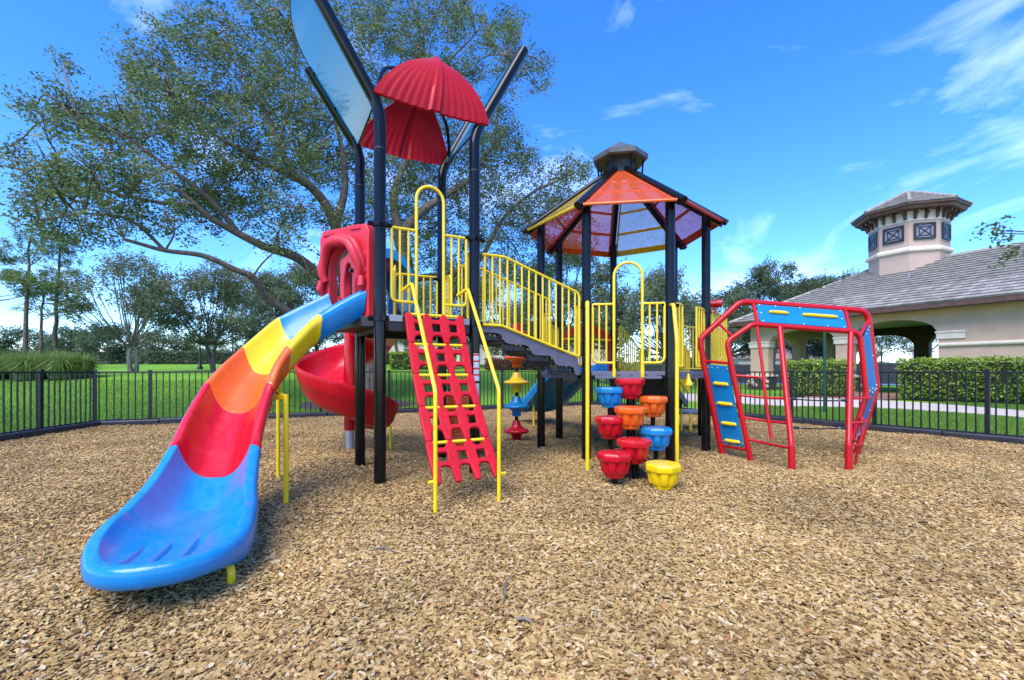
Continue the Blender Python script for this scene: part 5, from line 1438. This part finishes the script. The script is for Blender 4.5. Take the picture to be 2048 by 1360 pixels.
# ---- generic trees
def tree(name, base, h, spread, label, leaf='tree_leaf', bark='bark_pale', n_cl=26, dens=26, leaf_size=.14, trunk_r=.2, fork=.3, group='park trees beyond the fence', flat=.75, seed=0, stems=1, per=30, cbase=.38, sig=.22, lean=0.0):
    r_ = random.Random(seed); b = V(base)
    t = thing(name, tuple(b), label, 'tree', group); m = MB(); cl_ = []
    heads = []
    for s in range(stems):
        ang = r_.uniform(0, math.tau) + s * math.tau / max(1, stems); off = V((math.cos(ang), math.sin(ang), 0)) * (trunk_r * 1.0 * (stems > 1))
        top = b + off * 2 + V((lean * h + r_.uniform(-.06, .06) * h, r_.uniform(-.06, .06) * h, h * fork * r_.uniform(.9, 1.15)))
        limb(m, [b + off - V((0, 0, .2)), b.lerp(top, .5) + off + V((r_.uniform(-.1, .1), 0, 0)), top], trunk_r, trunk_r * .62, 9, 5, .05); heads.append(top)
    for k in range(n_cl):
        a = r_.uniform(0, math.tau); f = r_.random() ** .55
        zz = cbase + (1 - cbase) * r_.random()
        shape = math.sin(math.pi * min(1, max(0.06, (zz - cbase) / (1 - cbase) * .86 + .12))) ** .6
        c = b + V((math.cos(a) * spread * f * shape + lean * h, math.sin(a) * spread * f * shape, h * zz * .95))
        rr = spread * r_.uniform(.17, .30); cl_.append((tuple(c), (rr, rr, rr * flat)))
        q = r_.choice(heads); md = q.lerp(c, .5) + V((r_.uniform(-.2, .2), 0, -.08 * h * r_.random()))
        limb(m, [q, md, c], trunk_r * .32, .015, 6, 4, .06)
        for _ in range(2):
            e = c + V((r_.uniform(-1, 1), r_.uniform(-1, 1), r_.uniform(-.4, .9))) * rr
            limb(m, [md.lerp(c, .5), c.lerp(e, .3), e], trunk_r * .10, .008, 5, 3, .04)
    m.build('trunk', bark, t, angle=60)
    P, tt_ = clump_points(cl_, dens, sig, per)
    leaf_mesh('crown', P, leaf_size, leaf, t, .5, tt_)
    return t
def gp(px, y): x = (px - 1024) / 910 * y; return (x, y, ground_h(x, y))
tree('loose_tree', gp(266, 27), 6.9, 3.1, 'open-crowned grey-barked tree on the lawn with several upright limbs', 'tree_leaf', 'bark_pale', 34, 34, .14, .14, .22, seed=3, stems=3, per=30, cbase=.34)
tree('bushy_tree', gp(432, 30), 7.0, 3.9, 'full-crowned bushy tree on the lawn beside the lamp posts', 'tree_leaf', 'bark', 34, 30, .14, .17, .22, seed=5, stems=2, per=36, cbase=.30)
tree('bushy_tree', gp(560, 36), 8.0, 4.6, 'broad bushy tree seen behind the curved slide', 'tree_leaf', 'bark', 34, 26, .16, .2, .3, seed=6, per=36, cbase=.3)
def pine(px, y, h, seed, label, double=False):
    r_ = random.Random(seed); b = V(gp(px, y)); t = thing('pine_tree', tuple(b), label, 'tree', 'slender pines behind the ornamental grass'); m = MB(); cl_ = []
    for s in range(2 if double else 1):
        o = V((s * .55, s * .2, 0)); hh = h * (1 - .32 * s); top = b + o + V((.25, 0, hh)); limb(m, [b + o - V((0, 0, .2)), b + o + V((.1 * s, 0, hh * .5)), top], .15 - .05 * s, .04, 8, 6, .1)
        for k in range(9):
            f = .52 + .48 * r_.random(); q = (b + o).lerp(top, f); a = r_.uniform(0, math.tau); L = (1.15 - f) * h * .30 + .5
            e = q + V((math.cos(a) * L, math.sin(a) * L, L * .30)); limb(m, [q, q.lerp(e, .5) - V((0, 0, .06)), e], .035, .012, 5, 3, .04)
            rr = .50 + .35 * r_.random(); cl_.append((tuple(e + V((0, 0, .1))), (rr * 1.25, rr, rr * .42)))
        cl_.append((tuple(top), (.9, .9, .5)))
    m.build('trunk', 'bark', t, angle=60); P, tt_ = clump_points(cl_, 44, .13, 34); leaf_mesh('crown', P, .18, 'pine_leaf', t, .20, tt_)
pine(52, 25, 7.6, 1, 'slender two-stemmed pine behind the ornamental grass', True)
pine(112, 26, 7.2, 2, 'slender single-stemmed pine behind the ornamental grass')
pine(-30, 25, 6.6, 4, 'pine at the outer end of the ornamental grass')
FAR = 'distant trees along the park edge'
tree('dark_bush', gp(25, 62), 5.0, 5.2, 'grey-green rounded bush tree beyond the pines', 'dark_leaf', 'bark', 24, 14, .26, .2, .2, FAR, seed=11, cbase=.15, per=44, sig=.4)
tree('dark_bush', gp(160, 60), 4.6, 4.2, 'dark bush tree left of the open-crowned tree trunk', 'dark_leaf', 'bark', 24, 14, .26, .2, .2, FAR, seed=12, cbase=.15, per=44, sig=.4)
tree('dark_bush', gp(222, 58), 5.0, 3.6, 'dark bush tree directly behind the open-crowned tree', 'dark_leaf', 'bark', 24, 14, .26, .2, .2, FAR, seed=13, cbase=.15, per=44, sig=.4)
tree('rounded_bush', gp(315, 60), 4.2, 3.4, 'rounded fresh green bush between the lawn trees', 'tree_leaf', 'bark', 24, 16, .24, .2, .2, FAR, seed=14, cbase=.12, per=46, sig=.35)
tree('pale_bush', gp(385, 64), 4.2, 3.2, 'pale flowering bush behind the lamp post', 'fresh_leaf', 'bark', 20, 14, .24, .2, .2, FAR, seed=15, cbase=.12, per=40, sig=.35)
tree('pale_bush', gp(470, 66), 5.0, 3.6, 'fresh green bush behind the bushy tree', 'fresh_leaf', 'bark', 20, 14, .24, .2, .2, FAR, seed=16, cbase=.12, per=40, sig=.35)
tree('pale_bush', gp(90, 66), 3.6, 4.0, 'pale low bush beyond the pines', 'fresh_leaf', 'bark', 18, 12, .24, .2, .2, FAR, seed=17, cbase=.12, per=40, sig=.35)
MIDT = 'trees behind the play structure'
for i, (px, y, h, sp, lf, lb) in enumerate([(640, 40, 8.5, 4.6, 'tree_leaf', 'tree behind the red spiral slide'), (800, 44, 9.5, 5.0, 'tree_leaf', 'tree behind the red climber panels'), (905, 38, 8.5, 4.2, 'dark_leaf', 'tree behind the top of the stairs'),
        (1010, 36, 9.0, 4.4, 'tree_leaf', 'tree behind the stair railing'), (1120, 34, 9.5, 4.4, 'dark_leaf', 'dense tree behind the red slide arch'), (1215, 32, 8.2, 4.0, 'tree_leaf', 'tree behind the front arch rail'), (1320, 33, 8.6, 4.0, 'tree_leaf', 'tree behind the grab pole and railing'),
        (1395, 40, 7.4, 3.8, 'dark_leaf', 'tree behind the toy viewer')]):
    tree('park_tree', gp(px, y), h, sp, lb, lf, 'bark', 30, 24, .17, .2, .26, MIDT, seed=30 + i, cbase=.22, per=34, sig=.26)
PVT = 'trees behind the pavilion roof'
for i, (px, y, h, sp, lb) in enumerate([(1465, 50, 10.5, 4.6, 'tree at the lower end of the pavilion roof'), (1545, 54, 14.0, 5.0, 'tallest tree above the pavilion hip'), (1625, 54, 13.8, 4.8, 'tree above the middle of the pavilion hip'), (1700, 52, 13.0, 4.6, 'tree beside the lantern tower')]):
    tree('park_tree', gp(px, y), h, sp, lb, 'dark_leaf', 'bark', 34, 20, .24, .25, .3, PVT, seed=50 + i, cbase=.3, per=36, sig=.34)
for i, (px, y, h, sp, lb) in enumerate([(1650, 56, 8.0, 5.0, 'tree seen through the porch of the pavilion'), (1745, 62, 8.0, 4.4, 'bare-limbed tree left of the court lamp'), (1850, 60, 9.0, 5.0, 'bare-limbed tree right of the court lamp')]):
    tree('park_tree', gp(px, y), h, sp, lb, 'tree_leaf', 'bark', 22, 12 if i else 22, .22, .2, .35, 'trees on the tennis courts', seed=60 + i, cbase=.45, per=26, sig=.3)
# branch reaching in from a tree beside the pavilion
t = thing('street_tree', (17.2, 11.6, 0), 'leafy tree reaching over the path beside the pavilion', 'tree'); m = MB()
limb(m, [V((17.2, 11.6, -.2)), V((17.1, 11.6, 2.0)), V((16.8, 11.5, 4.2))], .16, .09, 9, 5, .05)
cl_ = []
for e in ((12.75, 11.6, 4.45), (12.45, 11.7, 4.75), (12.95, 11.6, 4.15), (13.3, 11.6, 4.7), (12.2, 11.6, 4.8), (14.3, 11.7, 4.9), (14.9, 11.8, 4.3), (15.6, 11.6, 5.4), (17.0, 11.4, 5.8), (17.8, 11.6, 5.0), (18.0, 12.0, 6.0)):
    e = V(e); limb(m, [V((16.8, 11.5, 4.2)), V((16.0, 11.55, 4.6)).lerp(e, .4), e], .05, .01, 6, 4, .04); rr = .30 if e.x < 14 else .6; cl_.append((tuple(e), (rr, rr, rr * .8)))
m.build('trunk', 'bark', t, angle=60); P, tt_ = clump_points(cl_, 60, .11, 14); leaf_mesh('crown', P, .12, 'oak_leaf', t, .45, tt_)

# ---- far wood along the horizon
n = 26000; ax_ = rng.uniform(-1.25, 1.0, n); yy_ = rng.uniform(95, 135, n); xx_ = ax_ * yy_
hh_ = np.array([2.9 + 2.2 * mnoise.noise((x * .06, 1.3, 0)) + 1.4 * mnoise.noise((x * .21, 7.1, 0)) for x in xx_])
zz_ = np.array([ground_h(x, y) for x, y in zip(xx_, yy_)]) + hh_ * rng.random(n) ** .7
wood = leaf_mesh('far_wood', np.stack([xx_, yy_, zz_], 1), 1.1, 'tree_leaf', None, .7); tag(wood, 'distant wood along the horizon beyond the park lawn', 'wood')
# ---- hedges
def hedge(path, w, h, leaf, label, name='hedge', dens=480, size=.105, core='hedge_core', group='clipped hedges'):
    p0 = V(path[0]); t = thing(name, tuple(p0), label, 'hedge', group); L = []; m = MB()
    for a, b in zip(path[:-1], path[1:]):
        a = V(a); b = V(b); d = (b - a); ln = d.length; d.normalize(); nr = V((-d.y, d.x, 0)); m.bar(a + UP * (h * .47), b + UP * (h * .47), w * .80, h * .90)
        n = int(dens * (ln * (2 * h + w) + 2 * w * h)); u = rng.uniform(-.02, 1.02, n) * ln; f = rng.random(n); sd = np.where(f < h / (2 * h + w), -.5, np.where(f < 2 * h / (2 * h + w), .5, 2))
        lat = np.where(sd < 1, sd * w, rng.uniform(-.5, .5, n) * w); z = np.where(sd < 1, rng.uniform(.08, 1, n) * h, h)
        ee = rng.random(n); en_ = ee < (w * 2 / (ln * 2 + w * 2)); u = np.where(en_, np.where(rng.random(n) < .5, 0, ln), u); lat = np.where(en_, rng.uniform(-.5, .5, n) * w, lat); z = np.where(en_, rng.uniform(.05, 1, n) * h, z)
        q = np.array(a)[None] + u[:, None] * np.array(d)[None] + lat[:, None] * np.array(nr)[None]; q[:, 2] += z
        und = np.array([mnoise.noise((x * 1.7, y * 1.7, zz * 1.7)) for x, y, zz in q]); q += rng.normal(size=(n, 3)) * .05; q[:, 2] += und * .05
        keep = rng.random(n) < (.75 + und * .8); L.append(q[keep])
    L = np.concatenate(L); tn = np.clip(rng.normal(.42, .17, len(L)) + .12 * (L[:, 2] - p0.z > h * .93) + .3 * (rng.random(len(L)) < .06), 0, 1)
    m.build('hedge_core', core, t, angle=0); leaf_mesh('leaves', L, size, leaf, t, .62, tn)
hedge([(17.3, 19.9, 0), (20.6, 13.6, 0)], 1.3, 1.68, 'hedge_leaf', 'long clipped green hedge with reddish tips under the plain pavilion wall')
hedge([(13.5, 22.4, 0), (15.9, 21.4, 0)], 1.1, 1.68, 'hedge_leaf', 'short clipped green hedge in front of the porch arch')
hedge([(-38, 48, ground_h(-38, 48)), (-24, 50, ground_h(-24, 50)), (-12, 52, ground_h(-12, 52))], 1.4, 1.3, 'dark_leaf', 'low dark hedge along the far edge of the lawn', dens=110, size=.2)
hedge([(-9, 34, ground_h(-9, 34)), (-4.4, 35, ground_h(-4.4, 35))], 1.2, 1.25, 'hedge_leaf', 'clipped hedge behind the red climber panels', dens=260, size=.13)
hedge([(-1.8, 33, ground_h(-1.8, 33)), (3.2, 34, ground_h(3.2, 34))], 1.2, .75, 'red_leaf', 'low red-leaved planting behind the spinner discs', 'red_shrubs', dens=260, size=.13, group='far planting')
# ---- ornamental grass
RG = 'ornamental grass clumps beyond the fence'
def reed(px, y, r, h, seed):
    b = V(gp(px, y)); t = thing('ornamental_grass', tuple(b), 'arching ornamental grass clump in the bank beyond the fence corner', 'grass clump', RG)
    n = 1500; a = rng.uniform(0, math.tau, n); f = rng.random(n) ** .6; L = h * rng.uniform(.6, 1.25, n) * .95; m = MB()
    me = bpy.data.meshes.new('blades'); vs_ = []; fs_ = []
    for i in range(n):
        o = np.array([math.cos(a[i]), math.sin(a[i])]); s = np.array([-o[1], o[0]]); g = rng.random(); q = o * f[i] * r * .45; e1 = q + o * L[i] * .26 * g; e2 = q + o * L[i] * (.15 + .80 * g); w = .016
        k = len(vs_); z1 = L[i] * (.66 + .05 * g); z2 = L[i] * (1.10 - .85 * g * g)
        vs_ += [(q[0] - s[0] * w, q[1] - s[1] * w, 0), (q[0] + s[0] * w, q[1] + s[1] * w, 0), (e1[0] + s[0] * w, e1[1] + s[1] * w, z1), (e1[0] - s[0] * w, e1[1] - s[1] * w, z1), (e2[0], e2[1], z2)]
        fs_ += [(k, k + 1, k + 2, k + 3), (k + 3, k + 2, k + 4)]
    me.from_pydata(vs_, [], fs_); at = me.attributes.new('tint', 'FLOAT', 'FACE'); at.data.foreach_set('value', np.repeat(np.clip(rng.normal(.5, .22, n), 0, 1), 2).astype(np.float32)); me.materials.append(MATS['reed_leaf'])
    o = bpy.data.objects.new('blades', me); col.objects.link(o); o.parent = t; o['kind'] = 'stuff'
for i, (px, y, r, h) in enumerate([(-20, 22, 1.1, 1.05), (20, 23, 1.1, 1.05), (55, 22, 1.1, 1.1), (92, 23, 1.15, 1.1), (125, 22.3, 1.1, 1.1), (158, 23, 1.1, 1.05), (40, 24.5, 1.1, 1.15), (110, 24.6, 1.1, 1.15)]): reed(px, y, r, h, i)

# ---- grass blades standing on the near lawn
def lawn_blades():
    pts = []
    def add(n, f):
        k = 0
        while k < n:
            x, y = f()
            if not in_poly(x, y, MULCH): pts.append((x, y, ground_h(x, y) - .035)); k += 1
    lo2 = [(a[0], a[1]) for a in lo]; up2 = [(a[0], a[1]) for a in up]; pathp = lo2 + up2[::-1]
    def right():
        while True:
            y = random.uniform(6, 17.5); x = random.uniform(.50 * y, 1.24 * y)
            if not in_poly(x, y, pathp): return x, y
    def strip():
        while True:
            y = random.uniform(11.5, 20); x = random.uniform(.95 * y, 1.3 * y)
            if x > 15.3 and not in_poly(x, y, pathp): return x, y
    def left(): y = 8 + 14 * random.random() ** 1.3; return random.uniform(-1.3 * y, -.1 * y), y
    add(70000, right); add(16000, strip); add(90000, left)
    P = np.array(pts); n = len(P); h = rng.uniform(.035, .085, n); a = rng.uniform(0, math.tau, n); w = .009
    t = rng.normal(size=(n, 2)) * .025
    A = P.copy(); A[:, 0] -= np.cos(a) * w; A[:, 1] -= np.sin(a) * w; B = P.copy(); B[:, 0] += np.cos(a) * w; B[:, 1] += np.sin(a) * w; Cc = P.copy(); Cc[:, 0] += t[:, 0]; Cc[:, 1] += t[:, 1]; Cc[:, 2] += h
    me = bpy.data.meshes.new('grass'); me.vertices.add(3 * n); me.vertices.foreach_set('co', np.stack([A, B, Cc], 1).ravel().astype(np.float32)); me.loops.add(3 * n); me.loops.foreach_set('vertex_index', np.arange(3 * n, dtype=np.int32))
    me.polygons.add(n); me.polygons.foreach_set('loop_start', np.arange(0, 3 * n, 3, dtype=np.int32)); me.update(calc_edges=True)
    at = me.attributes.new('tint', 'FLOAT', 'FACE'); at.data.foreach_set('value', np.clip(rng.normal(.5, .22, n), 0, 1).astype(np.float32)); me.materials.append(MATS['lawn_blade'])
    o = bpy.data.objects.new('grass', me); col.objects.link(o); tag(o, 'short green grass blades growing on the lawn outside the fence', 'grass', kind='stuff')
lawn_blades()

# ---- a few twigs lying on the chips
def twig(pts, r, label):
    t = MB().tube([V(p) for p in catmull(pts, 4)], r, 7).build('twig', 'twig_wood'); tag(t, label, 'twig', 'fallen twigs')
twig([(-.05, 2.32, .03), (-.035, 2.42, .045), (-.04, 2.52, .04), (-.01, 2.6, .05)], .005, 'thin grey twig lying on the chips in front of the climber')
twig([(.02, 2.17, .035), (.06, 2.165, .045), (.10, 2.14, .035)], .008, 'short thick dark twig lying near the thin grey twig')
twig([(-.95, 3.0, .03), (-.86, 3.02, .05), (-.76, 2.98, .035)], .005, 'small curled twig lying between slide and climber')

# ---- wood chips over the bed (geometry nodes)
def wood_chips():
    zones = [(1.1, 3.4, 7600), (3.4, 6.4, 4200), (6.4, 10.0, 1500), (10.0, 16.6, 750)]
    m = MB(); dens = []; st = .25
    for i in range(-40, 42):
        for j in range(4, 68):
            x, y = (i + .5) * st, (j + .5) * st
            if y < 1.1 or abs(x) > 1.26 * y + 1.2 or not in_poly(x, y, MULCH): continue
            d = [q for a, b, q in zones if a <= y < b]
            if not d: continue
            k = len(m.v); m.v += [(i * st, j * st, mulch_h(i * st, j * st)), ((i + 1) * st, j * st, mulch_h((i + 1) * st, j * st)), ((i + 1) * st, (j + 1) * st, mulch_h((i + 1) * st, (j + 1) * st)), (i * st, (j + 1) * st, mulch_h(i * st, (j + 1) * st))]
            m.f.append((k, k + 1, k + 2, k + 3)); dens.append(d[0])
    me = bpy.data.meshes.new('wood_chips'); me.from_pydata(m.v, [], m.f)
    at = me.attributes.new('density', 'FLOAT', 'FACE'); at.data.foreach_set('value', np.array(dens, np.float32)); me.materials.append(MATS['wood_chip'])
    o = bpy.data.objects.new('wood_chips', me); col.objects.link(o)
    tag(o, 'loose tan wood chips covering the playground bed', 'wood chips', kind='stuff')
    ng = bpy.data.node_groups.new('chips', 'GeometryNodeTree'); ng.interface.new_socket('Geometry', in_out='INPUT', socket_type='NodeSocketGeometry'); ng.interface.new_socket('Geometry', in_out='OUTPUT', socket_type='NodeSocketGeometry')
    N, Lk = ng.nodes, ng.links; gi = N.new('NodeGroupInput'); go = N.new('NodeGroupOutput')
    na = N.new('GeometryNodeInputNamedAttribute'); na.data_type = 'FLOAT'; na.inputs['Name'].default_value = 'density'
    dp = N.new('GeometryNodeDistributePointsOnFaces'); Lk.new(gi.outputs[0], dp.inputs['Mesh']); Lk.new(na.outputs[0], dp.inputs['Density']); dp.inputs['Seed'].default_value = 3
    jn = N.new('GeometryNodeJoinGeometry')
    for v, (a, b, c) in enumerate([(.040, .014, .005), (.030, .017, .006), (.052, .011, .006), (.024, .018, .004), (.036, .010, .007), (.028, .013, .004), (.020, .012, .005)]):
        cu = N.new('GeometryNodeMeshCube'); cu.inputs['Size'].default_value = (a, b, c); cu.inputs['Vertices X'].default_value = 3
        rv = N.new('FunctionNodeRandomValue'); rv.data_type = 'FLOAT_VECTOR'; rv.inputs[0].default_value = (-a * .16, -b * .30, -c * .55); rv.inputs[1].default_value = (a * .16, b * .30, c * .55); rv.inputs['Seed'].default_value = v * 7 + 1
        spn_ = N.new('GeometryNodeSetPosition'); Lk.new(cu.outputs['Mesh'], spn_.inputs['Geometry']); Lk.new(rv.outputs[0], spn_.inputs['Offset'])
        sm = N.new('GeometryNodeSetMaterial'); sm.inputs['Material'].default_value = MATS['wood_chip']; Lk.new(spn_.outputs[0], sm.inputs['Geometry'])
        g2 = N.new('GeometryNodeGeometryToInstance'); Lk.new(sm.outputs[0], g2.inputs[0]); Lk.new(g2.outputs[0], jn.inputs[0])
    ip = N.new('GeometryNodeInstanceOnPoints'); ip.inputs['Pick Instance'].default_value = True; Lk.new(dp.outputs['Points'], ip.inputs['Points']); Lk.new(jn.outputs[0], ip.inputs['Instance'])
    ri = N.new('FunctionNodeRandomValue'); ri.data_type = 'INT'; ri.inputs[4].default_value = 0; ri.inputs[5].default_value = 6; Lk.new(ri.outputs[2], ip.inputs['Instance Index'])
    rr = N.new('FunctionNodeRandomValue'); rr.data_type = 'FLOAT_VECTOR'; rr.inputs[0].default_value = (-.5, -.42, 0); rr.inputs[1].default_value = (.5, .42, 6.283); rr.inputs['Seed'].default_value = 5; Lk.new(rr.outputs[0], ip.inputs['Rotation'])
    rs = N.new('FunctionNodeRandomValue'); rs.data_type = 'FLOAT'; rs.inputs[2].default_value = .45; rs.inputs[3].default_value = 1.05; rs.inputs['Seed'].default_value = 9; Lk.new(rs.outputs[1], ip.inputs['Scale'])
    of = N.new('FunctionNodeRandomValue'); of.data_type = 'FLOAT_VECTOR'; of.inputs[0].default_value = (0, 0, -.004); of.inputs[1].default_value = (0, 0, .020); of.inputs['Seed'].default_value = 13
    s2 = N.new('GeometryNodeSetPosition'); Lk.new(ip.outputs[0], s2.inputs['Geometry']); Lk.new(of.outputs[0], s2.inputs['Offset']); Lk.new(s2.outputs[0], go.inputs[0])
    md = o.modifiers.new('scatter', 'NODES'); md.node_group = ng
wood_chips()
